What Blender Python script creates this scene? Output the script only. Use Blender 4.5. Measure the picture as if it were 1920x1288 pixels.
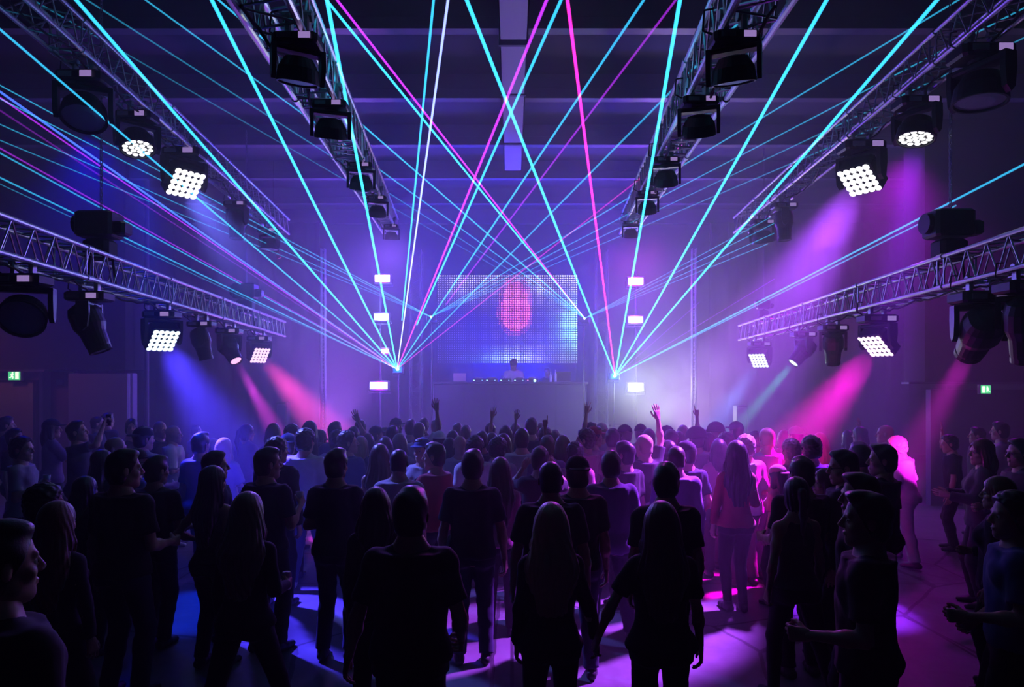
import bpy, math, random
import numpy as np
from mathutils import Vector, Matrix, noise

R = math.radians
rng = random.Random(7)
for _o in list(bpy.data.objects):
    bpy.data.objects.remove(_o)
scene = bpy.context.scene
COL = scene.collection

# ------------------------------------------------------------------ camera
F, CX, HY, CAMZ = 1280.0, 960.0, 714.0, 2.38      # focal length in px of a 1920x1288 frame, horizon row
cam_data = bpy.data.cameras.new('camera')
cam_data.sensor_width = 36.0
cam_data.lens = 36.0 * F / 1920.0
cam_data.shift_y = (HY - 644.0) / 1920.0
cam_data.clip_end = 200
cam = bpy.data.objects.new('camera', cam_data)
cam.location = (0, 0, CAMZ)
cam.rotation_euler = (R(90), 0, 0)
COL.objects.link(cam)
scene.camera = cam

def P(px, py, d):
    """point seen at pixel (px, py) that stands d metres into the room"""
    return Vector(((px - CX) * d / F, d, CAMZ + (HY - py) * d / F))

# ------------------------------------------------------------------ world, exposure, light paths
world = bpy.data.worlds.new('world')
scene.world = world
world.use_nodes = True
world.node_tree.nodes['Background'].inputs[0].default_value = (0.02, 0.03, 0.2, 1)
world.node_tree.nodes['Background'].inputs[1].default_value = 0.0
scene.view_settings.view_transform = 'Standard'
scene.view_settings.look = 'None'
scene.view_settings.exposure = 0.0
scene.view_settings.gamma = 1.0
scene.view_settings.use_curve_mapping = False
cy = scene.cycles
cy.max_bounces = 2
cy.diffuse_bounces = 1
cy.glossy_bounces = 1
cy.transmission_bounces = 1
cy.transparent_max_bounces = 32
cy.volume_bounces = 0
cy.sample_clamp_direct = 12.0
cy.sample_clamp_indirect = 2.0
cy.caustics_reflective = False
cy.caustics_refractive = False
cy.volume_step_rate = 1.0
cy.volume_max_steps = 64
cy.use_light_tree = True
cy.use_adaptive_sampling = True
cy.adaptive_threshold = 0.12
cy.adaptive_min_samples = 16

def lamp(name, kind, loc, target, color, power, size=0.15, angle=30, blend=0.5):
    ld = bpy.data.lights.new(name, kind)
    ld.color = color
    ld.energy = power
    if kind == 'SPOT':
        ld.spot_size = R(angle); ld.spot_blend = blend; ld.shadow_soft_size = size
    elif kind == 'AREA':
        ld.shape = 'RECTANGLE'
        ld.size = size[0]; ld.size_y = size[1]
        ld.spread = R(angle)
    else:
        ld.shadow_soft_size = size
    o = bpy.data.objects.new(name, ld)
    COL.objects.link(o)
    o.location = loc
    if target is not None:
        o.rotation_euler = (Vector(target) - Vector(loc)).to_track_quat('-Z', 'Y').to_euler()
    return o

LP = 1.0
# added unseen fill spots that tint the haze from behind the booth and above
ADDED_FILL = [
    # loc, target, colour, power, angle
    ((-5.2, 20.4, 0.6), (-4.4, 15.5, 5.0), (0.42, 0.12, 1.0), 2150, 62),
    ((4.3, 20.6, 1.2), (3.9, 16.3, 2.5), (0.90, 0.90, 0.9), 650, 48),  # added backlight for the smoke cloud, no fixture stands there
    ((5.2, 20.4, 0.6), (4.4, 15.5, 5.0), (0.80, 0.45, 1.0), 1250, 62),
    ((0.0, 20.9, 1.4), (0.0, 14.0, 7.0), (0.0, 0.01, 1.0), 9500, 110),
    ((-7.5, 12.0, 6.6), (-5.5, 11.0, 0.0), (0.0, 0.0, 1.0), 520, 100),
    ((7.5, 13.0, 6.6), (5.5, 12.0, 0.0), (0.60, 0.0, 1.0), 700, 100),
    ((-2.25, 12.6, 5.0), (-0.9, 4.0, 1.5), (0.30, 0.12, 1.0), 900, 28),  # added rim light on foreground hair, not from a lit fixture
    ((2.25, 12.6, 5.0), (0.8, 4.0, 1.5), (0.70, 0.05, 0.9), 900, 26),  # second added rim light, from the right side
]
for _w in ADDED_FILL:
    lamp('added_fill', 'SPOT', _w[0], _w[1], _w[2], _w[3] * LP, 0.25, _w[4], 0.9)

# ------------------------------------------------------------------ materials
MATS = {}
def mat(name, color=(0.5, 0.5, 0.5), rough=0.6, metal=0.0, emit=None, strength=0.0, bump=None, noisy=None, spec=0.5, sheen=0.0):
    if name in MATS: return MATS[name]
    m = bpy.data.materials.new(name); m.use_nodes = True
    nt = m.node_tree; b = nt.nodes['Principled BSDF']
    b.inputs['Base Color'].default_value = (*color, 1)
    b.inputs['Roughness'].default_value = rough
    b.inputs['Metallic'].default_value = metal
    b.inputs['Specular IOR Level'].default_value = spec
    if sheen:
        b.inputs['Sheen Weight'].default_value = sheen
        b.inputs['Sheen Roughness'].default_value = 0.4
    if emit:
        b.inputs['Emission Color'].default_value = (*emit, 1)
        b.inputs['Emission Strength'].default_value = strength
        m.cycles.emission_sampling = 'NONE'
    if noisy:
        scale, amt = noisy
        tc = nt.nodes.new('ShaderNodeTexCoord')
        n = nt.nodes.new('ShaderNodeTexNoise'); n.inputs['Scale'].default_value = scale; n.inputs['Detail'].default_value = 5
        nt.links.new(tc.outputs['Object'], n.inputs['Vector'])
        mx = nt.nodes.new('ShaderNodeMix'); mx.data_type = 'RGBA'
        mx.inputs[6].default_value = (*[c * (1 - amt) for c in color], 1)
        mx.inputs[7].default_value = (*[min(1, c * (1 + amt)) for c in color], 1)
        nt.links.new(n.outputs['Fac'], mx.inputs[0])
        nt.links.new(mx.outputs[2], b.inputs['Base Color'])
    if bump:
        scale, dist = bump
        tc = nt.nodes.new('ShaderNodeTexCoord')
        n = nt.nodes.new('ShaderNodeTexNoise'); n.inputs['Scale'].default_value = scale; n.inputs['Detail'].default_value = 4
        nt.links.new(tc.outputs['Object'], n.inputs['Vector'])
        bp = nt.nodes.new('ShaderNodeBump'); bp.inputs['Distance'].default_value = dist; bp.inputs['Strength'].default_value = 0.6
        nt.links.new(n.outputs['Fac'], bp.inputs['Height'])
        nt.links.new(bp.outputs['Normal'], b.inputs['Normal'])
    MATS[name] = m
    return m

M_ALU = mat('brushed_aluminium', (0.78, 0.76, 0.78), 0.32, 0.9, noisy=(30, 0.12))
M_BLACK = mat('black_powder_coat', (0.018, 0.018, 0.02), 0.45, 0.0, bump=(120, 0.0006))
M_BLACKP = mat('black_plastic', (0.03, 0.03, 0.034), 0.35)
M_GREYP = mat('grey_plastic', (0.30, 0.28, 0.32), 0.4)
M_RUBBER = mat('black_rubber', (0.02, 0.02, 0.02), 0.7)
M_GLASS = mat('dark_lens_glass', (0.10, 0.09, 0.14), 0.12, 0.0, spec=0.9)
M_LENS = mat('patterned_lens', (0.30, 0.26, 0.36), 0.3, 0.2, bump=(60, 0.004))
M_SCREEN = mat('small_display', (0.1, 0.1, 0.15), 0.3, emit=(0.55, 0.35, 0.9), strength=0.5)
M_STEEL = mat('galvanised_steel', (0.5, 0.5, 0.52), 0.4, 0.8, noisy=(20, 0.2))
M_CHAIN = mat('zinc_chain', (0.35, 0.35, 0.38), 0.4, 0.7)

# ------------------------------------------------------------------ mesh helpers
def wmat(o):
    m = Matrix.LocRotScale(o.location, o.rotation_euler, o.scale)
    return wmat(o.parent) @ m if o.parent else m
class MB:
    def __init__(s): s.v = []; s.f = []; s.n = 0; s.mi = []
    def add(s, v, f, mi=0):
        s.v.append(np.asarray(v, float).reshape(-1, 3))
        s.f += [[i + s.n for i in q] for q in f]
        s.mi += [mi] * len(f)
        s.n += len(v)
        return s
    def box(s, lo, hi, M=None, mi=0, bev=0.0):
        lo = np.array(lo, float); hi = np.array(hi, float)
        c = (lo + hi) / 2; h = (hi - lo) / 2
        if bev <= 0:
            v = [c + h * np.array(q) for q in [(-1,-1,-1),(1,-1,-1),(1,1,-1),(-1,1,-1),(-1,-1,1),(1,-1,1),(1,1,1),(-1,1,1)]]
            f = [(3,2,1,0),(4,5,6,7),(0,1,5,4),(1,2,6,5),(2,3,7,6),(3,0,4,7)]
        else:
            b = min(bev, *(h * 0.95)); v = []; f = []
            # rounded prism: four z levels, octagonal plan
            def ring(ix, iz):
                x = h[0] - ix; y = h[1] - ix; k = b
                return [c + np.array(q) for q in [(-x + k, -y, iz), (x - k, -y, iz), (x, -y + k, iz), (x, y - k, iz), (x - k, y, iz), (-x + k, y, iz), (-x, y - k, iz), (-x, -y + k, iz)]]
            for ix, iz in ((b * .7, -h[2]), (0, -h[2] + b * .7), (0, h[2] - b * .7), (b * .7, h[2])): v += ring(ix, iz)
            for l in range(3):
                for i in range(8):
                    j = (i + 1) % 8; f.append((l*8+i, l*8+j, l*8+8+j, l*8+8+i))
            f.append(tuple(range(7, -1, -1))); f.append(tuple(range(24, 32)))
        v = np.array(v)
        if M is not None: v = np.array([M @ Vector(p) for p in v])
        return s.add(v, f, mi)
    def tube(s, a, b, r, r2=None, n=8, cap=True, mi=0):
        a = Vector(a); b = Vector(b); r2 = r if r2 is None else r2
        d = (b - a).normalized(); u = d.orthogonal().normalized(); w = d.cross(u)
        v = []
        for c, q in ((a, r), (b, r2)):
            for i in range(n):
                t = 2 * math.pi * i / n
                v.append(c + u * (q * math.cos(t)) + w * (q * math.sin(t)))
        f = [(i, (i+1) % n, n + (i+1) % n, n + i) for i in range(n)]
        if cap: f += [tuple(range(n-1, -1, -1)), tuple(range(n, 2*n))]
        return s.add([tuple(p) for p in v], f, mi)
    def path(s, pts, r, n=6, mi=0):
        for a, b in zip(pts[:-1], pts[1:]): s.tube(a, b, r, n=n, mi=mi)
        return s
    def lathe(s, prof, M, n=24, mi=0, sq=0.0):
        """profile [(radius, z)] turned about local z; sq squares it off"""
        v = []; f = []
        for r, z in prof:
            for i in range(n):
                t = 2 * math.pi * (i + .5) / n
                c, q = math.cos(t), math.sin(t)
                if sq:
                    e = 1 - sq
                    c = math.copysign(abs(c) ** e, c); q = math.copysign(abs(q) ** e, q)
                v.append(M @ Vector((r * c, r * q, z)))
        m = len(prof)
        for l in range(m - 1):
            for i in range(n):
                j = (i + 1) % n
                f.append((l*n+i, l*n+j, (l+1)*n+j, (l+1)*n+i))
        f.append(tuple(range(n-1, -1, -1))); f.append(tuple(range((m-1)*n, m*n)))
        return s.add([tuple(p) for p in v], f, mi)
    def prism(s, pts, y0, y1, M=None, mi=0):
        """outline in local xz, thickness along y"""
        n = len(pts)
        v = [(x, y0, z) for x, z in pts] + [(x, y1, z) for x, z in pts]
        if M is not None: v = [tuple(M @ Vector(p)) for p in v]
        f = [tuple(range(n)), tuple(range(2*n-1, n-1, -1))] + [(i, n+i, n+(i+1) % n, (i+1) % n) for i in range(n)]
        return s.add(v, f, mi)
    def build(s, name, mats, parent=None, smooth=False, loc=None, local=False):
        # vertices are given in room coordinates; local=True keeps them relative to the parent
        me = bpy.data.meshes.new(name)
        v = np.concatenate(s.v) if s.v else np.zeros((0, 3))
        if loc is not None: v = v - np.array(loc)
        if parent is not None and not local:
            W = np.array(wmat(parent).inverted())
            v = v @ W[:3, :3].T + W[:3, 3]
        me.from_pydata(v.tolist(), [], s.f)
        if not isinstance(mats, (list, tuple)): mats = [mats]
        for m in mats: me.materials.append(m)
        if len(mats) > 1: me.polygons.foreach_set('material_index', s.mi)
        if smooth: me.polygons.foreach_set('use_smooth', [True] * len(me.polygons))
        me.update()
        o = bpy.data.objects.new(name, me); COL.objects.link(o)
        if loc is not None: o.location = loc
        if parent is not None:
            o.parent = parent
        return o

def tag(o, label=None, cat=None, group=None, kind=None):
    if label: o['label'] = label
    if cat: o['category'] = cat
    if group: o['group'] = group
    if kind: o['kind'] = kind
    return o
def empty(name, loc=(0, 0, 0), rz=0.0):
    o = bpy.data.objects.new(name, None); COL.objects.link(o)
    o.empty_display_size = 0.1
    o.location = loc; o.rotation_euler = (0, 0, rz)
    return o
def struct(name, b, m, label=None):
    o = b.build(name, m); tag(o, label, None, None, 'structure'); return o
def copy_tree(o, parent=None):
    c = o.copy(); COL.objects.link(c); c.parent = parent
    for ch in o.children: copy_tree(ch, c)
    return c

# ------------------------------------------------------------------ room shell
def floor_material():
    m = bpy.data.materials.new('polished_concrete'); m.use_nodes = True
    nt = m.node_tree; b = nt.nodes['Principled BSDF']; L = nt.links.new
    tc = nt.nodes.new('ShaderNodeTexCoord')
    n1 = nt.nodes.new('ShaderNodeTexNoise'); n1.inputs['Scale'].default_value = 0.8; n1.inputs['Detail'].default_value = 8; n1.inputs['Roughness'].default_value = .65
    n2 = nt.nodes.new('ShaderNodeTexNoise'); n2.inputs['Scale'].default_value = 9; n2.inputs['Detail'].default_value = 6
    L(tc.outputs['Object'], n1.inputs['Vector']); L(tc.outputs['Object'], n2.inputs['Vector'])
    cr = nt.nodes.new('ShaderNodeValToRGB')
    cr.color_ramp.elements[0].position = .3; cr.color_ramp.elements[0].color = (.10, .10, .105, 1)
    cr.color_ramp.elements[1].position = .7; cr.color_ramp.elements[1].color = (.24, .235, .24, 1)
    L(n1.outputs['Fac'], cr.inputs[0])
    # cracks: thin lines of a distorted Voronoi, and the casting joints of the slab
    dn = nt.nodes.new('ShaderNodeMix'); dn.data_type = 'RGBA'; dn.inputs[0].default_value = .12
    L(tc.outputs['Object'], dn.inputs[6]); L(n1.outputs['Color'], dn.inputs[7])
    vo = nt.nodes.new('ShaderNodeTexVoronoi'); vo.feature = 'DISTANCE_TO_EDGE'; vo.inputs['Scale'].default_value = .45
    L(dn.outputs[2], vo.inputs['Vector'])
    lt = nt.nodes.new('ShaderNodeMath'); lt.operation = 'LESS_THAN'; lt.inputs[1].default_value = .006
    L(vo.outputs['Distance'], lt.inputs[0])
    br = nt.nodes.new('ShaderNodeTexBrick'); br.offset = 0; br.inputs['Scale'].default_value = .25
    br.inputs['Brick Width'].default_value = 1; br.inputs['Row Height'].default_value = 1; br.inputs['Mortar Size'].default_value = .004
    br.inputs['Color1'].default_value = br.inputs['Color2'].default_value = (0, 0, 0, 1); br.inputs['Mortar'].default_value = (1, 1, 1, 1)
    L(tc.outputs['Object'], br.inputs['Vector'])
    mxm = nt.nodes.new('ShaderNodeMath'); mxm.operation = 'MAXIMUM'
    L(lt.outputs[0], mxm.inputs[0]); L(br.outputs['Color'], mxm.inputs[1])
    mx = nt.nodes.new('ShaderNodeMix'); mx.data_type = 'RGBA'; mx.inputs[7].default_value = (.05, .05, .05, 1)
    L(mxm.outputs[0], mx.inputs[0]); L(cr.outputs[0], mx.inputs[6]); L(mx.outputs[2], b.inputs['Base Color'])
    rr = nt.nodes.new('ShaderNodeMapRange'); rr.inputs[3].default_value = .28; rr.inputs[4].default_value = .55
    L(n2.outputs['Fac'], rr.inputs[0]); L(rr.outputs[0], b.inputs['Roughness'])
    bp = nt.nodes.new('ShaderNodeBump'); bp.inputs['Distance'].default_value = .004; bp.inputs['Strength'].default_value = .4
    L(n2.outputs['Fac'], bp.inputs['Height']); L(bp.outputs['Normal'], b.inputs['Normal'])
    return m

XL, XR, YB, YF, ZC = -14.0, 14.0, 22.0, -5.0, 7.4
M_WALL = mat('dark_blue_wall', (0.018, 0.018, 0.028), 0.8, bump=(8, 0.01), noisy=(1.5, .25))
M_CEIL = mat('dark_roof_deck', (0.010, 0.011, 0.02), 0.8, noisy=(1.0, .3))
M_DRAPE = mat('black_drape', (0.012, 0.012, 0.016), 0.9)
M_PANEL = mat('pale_wall_panel', (0.34, 0.28, 0.32), 0.6, noisy=(3, .15))
M_DOOR = mat('beige_door', (0.45, 0.38, 0.30), 0.5, noisy=(4, .1))
struct('floor', MB().box((XL, YF, -.3), (XR, YB, 0)), floor_material(), 'worn grey concrete floor under the crowd')
struct('ceiling', MB().box((XL, YF, ZC), (XR, YB, ZC + .2)), M_CEIL)
struct('wall_left', MB().box((XL - .2, YF, 0), (XL, YB, ZC)), M_WALL)
struct('wall_right', MB().box((XR, YF, 0), (XR + .2, YB, ZC)), M_WALL)
struct('wall_back', MB().box((XL, YB, 0), (XR, YB + .2, ZC)), M_WALL)
struct('wall_front', MB().box((XL, YF - .2, 0), (XR, YF, ZC)), M_WALL)

# roof beams across the hall, shallow steel channels 2.2 m apart
M_BEAM = mat('grey_painted_beam', (0.10, 0.09, 0.13), 0.5, noisy=(6, .2))
_bk = 0
for _i in range(9):
    yb = 2.4 + 2.2 * _i
    b = MB().box((XL, yb - .05, 7.0), (XR, yb + .05, 7.16), bev=.008).box((XL, yb - .08, 6.985), (XR, yb + .08, 7.0)).box((XL, yb - .03, 7.16), (XR, yb + .03, ZC))
    _bk += 1
    struct('trim_%d' % _bk, b, M_BEAM, 'long pale roof beam running across the dark ceiling')
# perforated cable tray down the middle of the roof
M_TRAY = mat('perforated_tray', (0.62, 0.58, 0.72), 0.45, 0.3)
def tray_material():
    nt = M_TRAY.node_tree; b = nt.nodes['Principled BSDF']; L = nt.links.new
    tc = nt.nodes.new('ShaderNodeTexCoord'); mp = nt.nodes.new('ShaderNodeMapping'); mp.inputs['Scale'].default_value = (28, 28, 28)
    vo = nt.nodes.new('ShaderNodeTexVoronoi'); vo.inputs['Randomness'].default_value = 0; vo.inputs['Scale'].default_value = 1
    L(tc.outputs['Object'], mp.inputs[0]); L(mp.outputs[0], vo.inputs['Vector'])
    lt = nt.nodes.new('ShaderNodeMath'); lt.operation = 'LESS_THAN'; lt.inputs[1].default_value = .22
    L(vo.outputs['Distance'], lt.inputs[0])
    mx = nt.nodes.new('ShaderNodeMix'); mx.data_type = 'RGBA'
    mx.inputs[6].default_value = (.40, .37, .45, 1); mx.inputs[7].default_value = (.08, .08, .1, 1)
    L(lt.outputs[0], mx.inputs[0]); L(mx.outputs[2], b.inputs['Base Color'])
tray_material()
tr = empty('cable_tray', (0.06, 9, 6.9))
tag(tr, 'perforated pale metal tray along the middle of the ceiling', 'cable tray')
for k, y0 in enumerate((3.0, 6.6, 9.15, 10.75, 13.0)):
    y1 = (6.5, 9.0, 10.7, 12.9, 14.6)[k]
    b = MB().box((-.17, y0, 6.88), (.21, y1, 6.90)).box((-.17, y0, 6.88), (-.15, y1, 6.96)).box((.19, y0, 6.88), (.21, y1, 6.96))
    b.box((-.18, y0 - .02, 6.87), (.22, y0 + .03, 6.97), mi=1)
    o = b.build('tray_section', [M_TRAY, M_BEAM], tr)
# ------------------------------------------------------------------ box trusses
M_DARKM = mat('dark_painted_truss', (.10, .10, .12), .5, .3)
def truss(name, A, B, H, label, group=None, up=(0, 0, 1), pitch=None, W=None, rc=.024, mt=None):
    mt = mt or M_ALU
    """box truss between the centre points A and B"""
    A = Vector(A); B = Vector(B); W = W or H
    d = (B - A).normalized(); s = d.cross(Vector(up)).normalized(); u = s.cross(d).normalized()
    L = (B - A).length
    root = empty(name, (A + B) / 2); tag(root, label, 'truss', group)
    cor = [(-1, -1), (1, -1), (1, 1), (-1, 1)]
    for a, b in cor:
        off = s * (a * W / 2) + u * (b * H / 2)
        m = MB().tube(A + off, B + off, rc, n=10)
        k = 0.0
        while k < L + .01:      # section couplers
            c = A + d * min(k, L) + off
            m.tube(c - d * .05, c + d * .05, rc * 1.35, n=10)
            k += 2.0
        m.build('chord', mt, root, smooth=False)
    pitch = pitch or H * 1.0
    n = max(2, int(L / pitch)); st = L / n
    for fi in range(4):
        (a0, b0), (a1, b1) = cor[fi], cor[(fi + 1) % 4]
        o0 = s * (a0 * W / 2) + u * (b0 * H / 2); o1 = s * (a1 * W / 2) + u * (b1 * H / 2)
        m = MB()
        for i in range(n):
            p = A + d * (st * i); q = A + d * (st * (i + .5)); r = A + d * (st * (i + 1))
            m.tube(p + o0, q + o1, rc * .36, n=5, cap=False); m.tube(q + o1, r + o0, rc * .36, n=5, cap=False)
        for k in np.arange(0, L + .01, 2.0):
            for e in ((-.06, .06) if 0 < k < L - .2 else (0,)):
                c = A + d * min(L, max(0, k + e)); m.tube(c + o0, c + o1, rc * .4, n=5, cap=False)
        m.build('lacing', mt, root)
    return root, d, s, u

def cable(pts, r, label, group, sag=.1, n=8, name='power_cable'):
    out = []
    for a, b in zip(pts[:-1], pts[1:]):
        a = Vector(a); b = Vector(b)
        for i in range(n):
            t = i / n
            out.append(a.lerp(b, t) - Vector((0, 0, 1)) * sag * 4 * t * (1 - t) * (0.6 + .8 * rng.random()))
    out.append(Vector(pts[-1]))
    o = MB().path(out, r, n=5).build(name, M_RUBBER, loc=None)
    tag(o, label, 'cable', group); return o

H3 = .31
TR = {}
# lower side trusses run from beside the camera towards the stage
TR['ll'] = truss('lighting_truss', P(-150, 400, 5.0), P(521, 617, 14.9), H3, 'lower left aluminium box truss running towards the stage')
TR['lr'] = truss('lighting_truss', P(2090, 425, 5.0), P(1399, 624, 14.9), H3, 'lower right aluminium box truss running towards the stage')
TR['ul'] = truss('lighting_truss', P(-180, -208, 4.95), P(528, 425, 14.4), H3, 'upper left aluminium box truss near the ceiling')
TR['ur'] = truss('lighting_truss', P(2080, -165, 5.0), P(1390, 422, 14.4), H3, 'upper right aluminium box truss near the ceiling')
TR['cl'] = truss('lighting_truss', P(466, -94, 3.5), P(732, 424, 14.6), H3, 'inner left aluminium box truss above the dance floor')
TR['cr'] = truss('lighting_truss', P(1456, -94, 3.5), P(1176, 424, 14.6), H3, 'inner right aluminium box truss above the dance floor')
def on(k, t, su=0, uu=0):
    root, d, s, u = TR[k]
    return None
TE = {'ll': (P(-150, 400, 5.0), P(521, 617, 14.9)), 'lr': (P(2090, 425, 5.0), P(1399, 624, 14.9)),
      'ul': (P(-180, -208, 4.95), P(528, 425, 14.4)), 'ur': (P(2080, -165, 5.0), P(1390, 422, 14.4)),
      'cl': (P(466, -94, 3.5), P(732, 424, 14.6)), 'cr': (P(1456, -94, 3.5), P(1176, 424, 14.6))}
NM = {'ll': 'lower left', 'lr': 'lower right', 'ul': 'upper left', 'ur': 'upper right', 'cl': 'inner left', 'cr': 'inner right'}
for k, (a, b) in TE.items():
    _, d, s, u = TR[k]
    pts = [a + (b - a) * t - u * (H3 / 2 + .03) + s * rng.uniform(-.12, .12) for t in np.linspace(.02, .98, 12)]
    cable(pts, .011, 'black power cable tied along the %s truss' % NM[k], 'cables along the trusses', .05)

def truss_point(k, px):
    """underside of truss k where it is seen at column px"""
    a, b = TE[k]
    lo, hi = 0.0, 1.0
    fpx = lambda t: CX + F * (a + (b - a) * t).x / (a + (b - a) * t).y
    s0 = fpx(0) < fpx(1)
    for _ in range(40):
        m = (lo + hi) / 2
        if (fpx(m) < px) == s0: lo = m
        else: hi = m
    return a + (b - a) * lo - Vector((0, 0, H3 / 2))

# ------------------------------------------------------------------ moving lights
def led_mat(name, col, st):
    return mat(name, (0.6, 0.6, 0.6), .3, emit=col, strength=st)
M_OFF = mat('unlit_led_cells', (0.16, 0.14, 0.22), .25)
def disc(m, M, x, y, z, r, n=10, dome=.3, mi=0):
    v = [M @ Vector((x + r * math.cos(2*math.pi*i/n), y + r * math.sin(2*math.pi*i/n), z)) for i in range(n)]
    v += [M @ Vector((x + .6 * r * math.cos(2*math.pi*i/n), y + .6 * r * math.sin(2*math.pi*i/n), z + dome * r)) for i in range(n)]
    f = [(i, (i+1) % n, n + (i+1) % n, n + i) for i in range(n)] + [tuple(range(n, 2*n))]
    m.add([tuple(p) for p in v], f, mi)

def moving_light(kind, top, aim, S, label, group, lit=None, st=8.0, yaw_base=0.0, drop=0.0):
    """kind 'beam' barrel, 'wash' round LED face, 'matrix' square 5x5 face. top = clamp point under the truss chord,
    aim = direction of the light, S = size of the head"""
    top = Vector(top); aim = Vector(aim).normalized()
    root = empty('moving_light', top - Vector((0, 0, .10 * S + .5 * S))); tag(root, label, 'stage light', group)
    yaw = math.atan2(aim.y, aim.x)
    hb = .22 * S                                 # base height
    zb = top.z - .10                              # base top
    T = lambda z: Matrix.Translation((top.x, top.y, z))
    # clamps
    for e in (-.13, .13):
        m = MB()
        B = T(0) @ Matrix.Rotation(yaw_base, 4, 'Z')
        p = B @ Vector((e * S * 1.4, 0, 0))
        m.box((p.x - .02, p.y - .035, zb - .005), (p.x + .02, p.y + .035, top.z + .03), bev=.008)
        m.tube((p.x - .035, p.y, top.z + .02), (p.x + .035, p.y, top.z + .02), .034, n=10)
        m.tube((p.x, p.y + .03, zb + .05), (p.x, p.y + .09, zb + .05), .012, n=6)
        m.build('clamp', M_STEEL, root)
    B = T(zb) @ Matrix.Rotation(yaw_base, 4, 'Z')
    base = MB().box((-.46*S, -.28*S, -hb), (.46*S, .28*S, 0), B, bev=.06*S)
    base.box((-.30*S, -.31*S, -hb*.85), (.30*S, .31*S, -hb*.2), B, bev=.02*S)
    bo = base.build('base', M_BLACK, root)
    MB().box((.10*S, -.325*S, -hb*.8), (.34*S, -.31*S, -hb*.25), B, bev=.004).build('display', M_SCREEN, root)
    MB().box((-.34*S, -.32*S, -hb*.75), (-.06*S, -.312*S, -hb*.3), B).build('nameplate', M_GREYP, root)
    # yoke turns about z
    Y = T(zb - hb) @ Matrix.Rotation(yaw, 4, 'Z')
    la = (.62 if kind != 'beam' else .60) * S
    hw = .36*S if kind == 'beam' else .44*S
    yk = MB().lathe([(.16*S, -.03*S), (.2*S, 0)], Y, 16)
    yk.box((-.13*S, -hw - .09*S, -.13*S), (.13*S, hw + .09*S, -.02*S), Y, bev=.05*S)
    for sg in (-1, 1):
        prof = [(-.13*S, -.03*S), (.13*S, -.03*S), (.14*S, -.3*S), (.10*S, -la), (.0, -la - .1*S), (-.10*S, -la), (-.14*S, -.3*S)]
        y0 = sg * hw; y1 = sg * (hw + .09*S)
        yk.prism(prof, min(y0, y1), max(y0, y1), Y)
    yk.build('yoke', M_BLACK, root)
    # head pivots at end of the yoke
    piv = Y @ Vector((0, 0, -la + .05*S))
    q = aim.to_track_quat('Z', 'Y')
    Hm = Matrix.Translation(piv) @ q.to_matrix().to_4x4()
    # keep the tilt axis horizontal
    xa = Vector((0, 0, 1)).cross(aim)
    if xa.length < 1e-3: xa = Vector((1, 0, 0))
    xa.normalize(); ya = aim.cross(xa).normalized()
    Hm = Matrix((( xa.x, ya.x, aim.x, piv.x), (xa.y, ya.y, aim.y, piv.y), (xa.z, ya.z, aim.z, piv.z), (0, 0, 0, 1)))
    h = MB(); lens = None
    if kind == 'beam':
        h.lathe([(.15*S, -.52*S), (.29*S, -.44*S), (.34*S, -.28*S), (.34*S, .02*S), (.30*S, .12*S), (.27*S, .20*S), (.25*S, .50*S), (.22*S, .62*S), (.22*S, .60*S)], Hm, 20, sq=.18)
        h.lathe([(.25*S, .56*S), (.25*S, .66*S), (.21*S, .66*S), (.20*S, .60*S)], Hm, 20)
        ho = h.build('head', M_BLACK, root, smooth=False)
        m = MB(); disc(m, Hm, 0, 0, .615*S, .20*S, 20, .15)
        m.build('lens', lit and led_mat('lens_' + lit[0], lit[1], st) or M_GLASS, ho)
        fz = .66*S
    elif kind == 'wash':
        h.lathe([(.12*S, -.36*S), (.28*S, -.32*S), (.40*S, -.12*S), (.43*S, .10*S), (.43*S, .16*S), (.39*S, .16*S), (.385*S, .11*S)], Hm, 26)
        ho = h.build('head', M_BLACK, root)
        m = MB()
        if lit:
            for ring, cnt in ((0, 1), (.145, 6), (.29, 12)):
                for i in range(cnt):
                    a = 2*math.pi*i/cnt + .1
                    disc(m, Hm, ring*S*math.cos(a), ring*S*math.sin(a), .125*S, .068*S, 10)
        else:
            disc(m, Hm, 0, 0, .12*S, .38*S, 26, .06)
        m.build('led_array', lit and led_mat('cells_' + lit[0], lit[1], st) or M_LENS, ho)
        fz = .2*S
    else:
        h.box((-.40*S, -.40*S, -.26*S), (.40*S, .40*S, .10*S), Hm, bev=.07*S)
        h.box((-.26*S, -.26*S, -.40*S), (.26*S, .26*S, -.24*S), Hm, bev=.08*S)
        ho = h.build('head', M_BLACK, root)
        m = MB()
        for i in range(5):
            for j in range(5):
                disc(m, Hm, (i-2)*.15*S, (j-2)*.15*S, .102*S, .0765*S, 12)
        m.build('led_array', lit and led_mat('cells_' + lit[0], lit[1], st) or M_OFF, ho)
        fz = .18*S
    # safety cable loop and mains cord
    a = B @ Vector((-.4*S, 0, 0)); c = a + Vector((0, 0, .16))
    MB().path([a, a + Vector((-.06, .02, .04)), c + Vector((-.05, .02, 0)), c], .006, 5).build('safety_cable', M_RUBBER, root)
    return root, Hm @ Vector((0, 0, fz))

WHT = (1.0, 1.0, 1.0)
SPOTS = []
def fixture(kind, k, px, S, tgt, label, group, lit=None, st=8, beam=None, pt=None, yb=None):
    """hang a light under truss k at column px; tgt = (px, py, d) it points at"""
    p = pt if pt is not None else truss_point(k, px)
    tg = P(*tgt)
    dirv = tg - (p - Vector((0, 0, .75 * S)))
    root, face = moving_light(kind, p, dirv, S, label, group, lit, st, yaw_base=yb if yb is not None else 0.0)
    if beam:
        col, power, ang, size = beam
        sp = lamp('beam_lamp', 'SPOT', face + dirv.normalized() * .03, tg, col, power * LP, size, ang, .45)
        SPOTS.append(sp)
    return root

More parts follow.
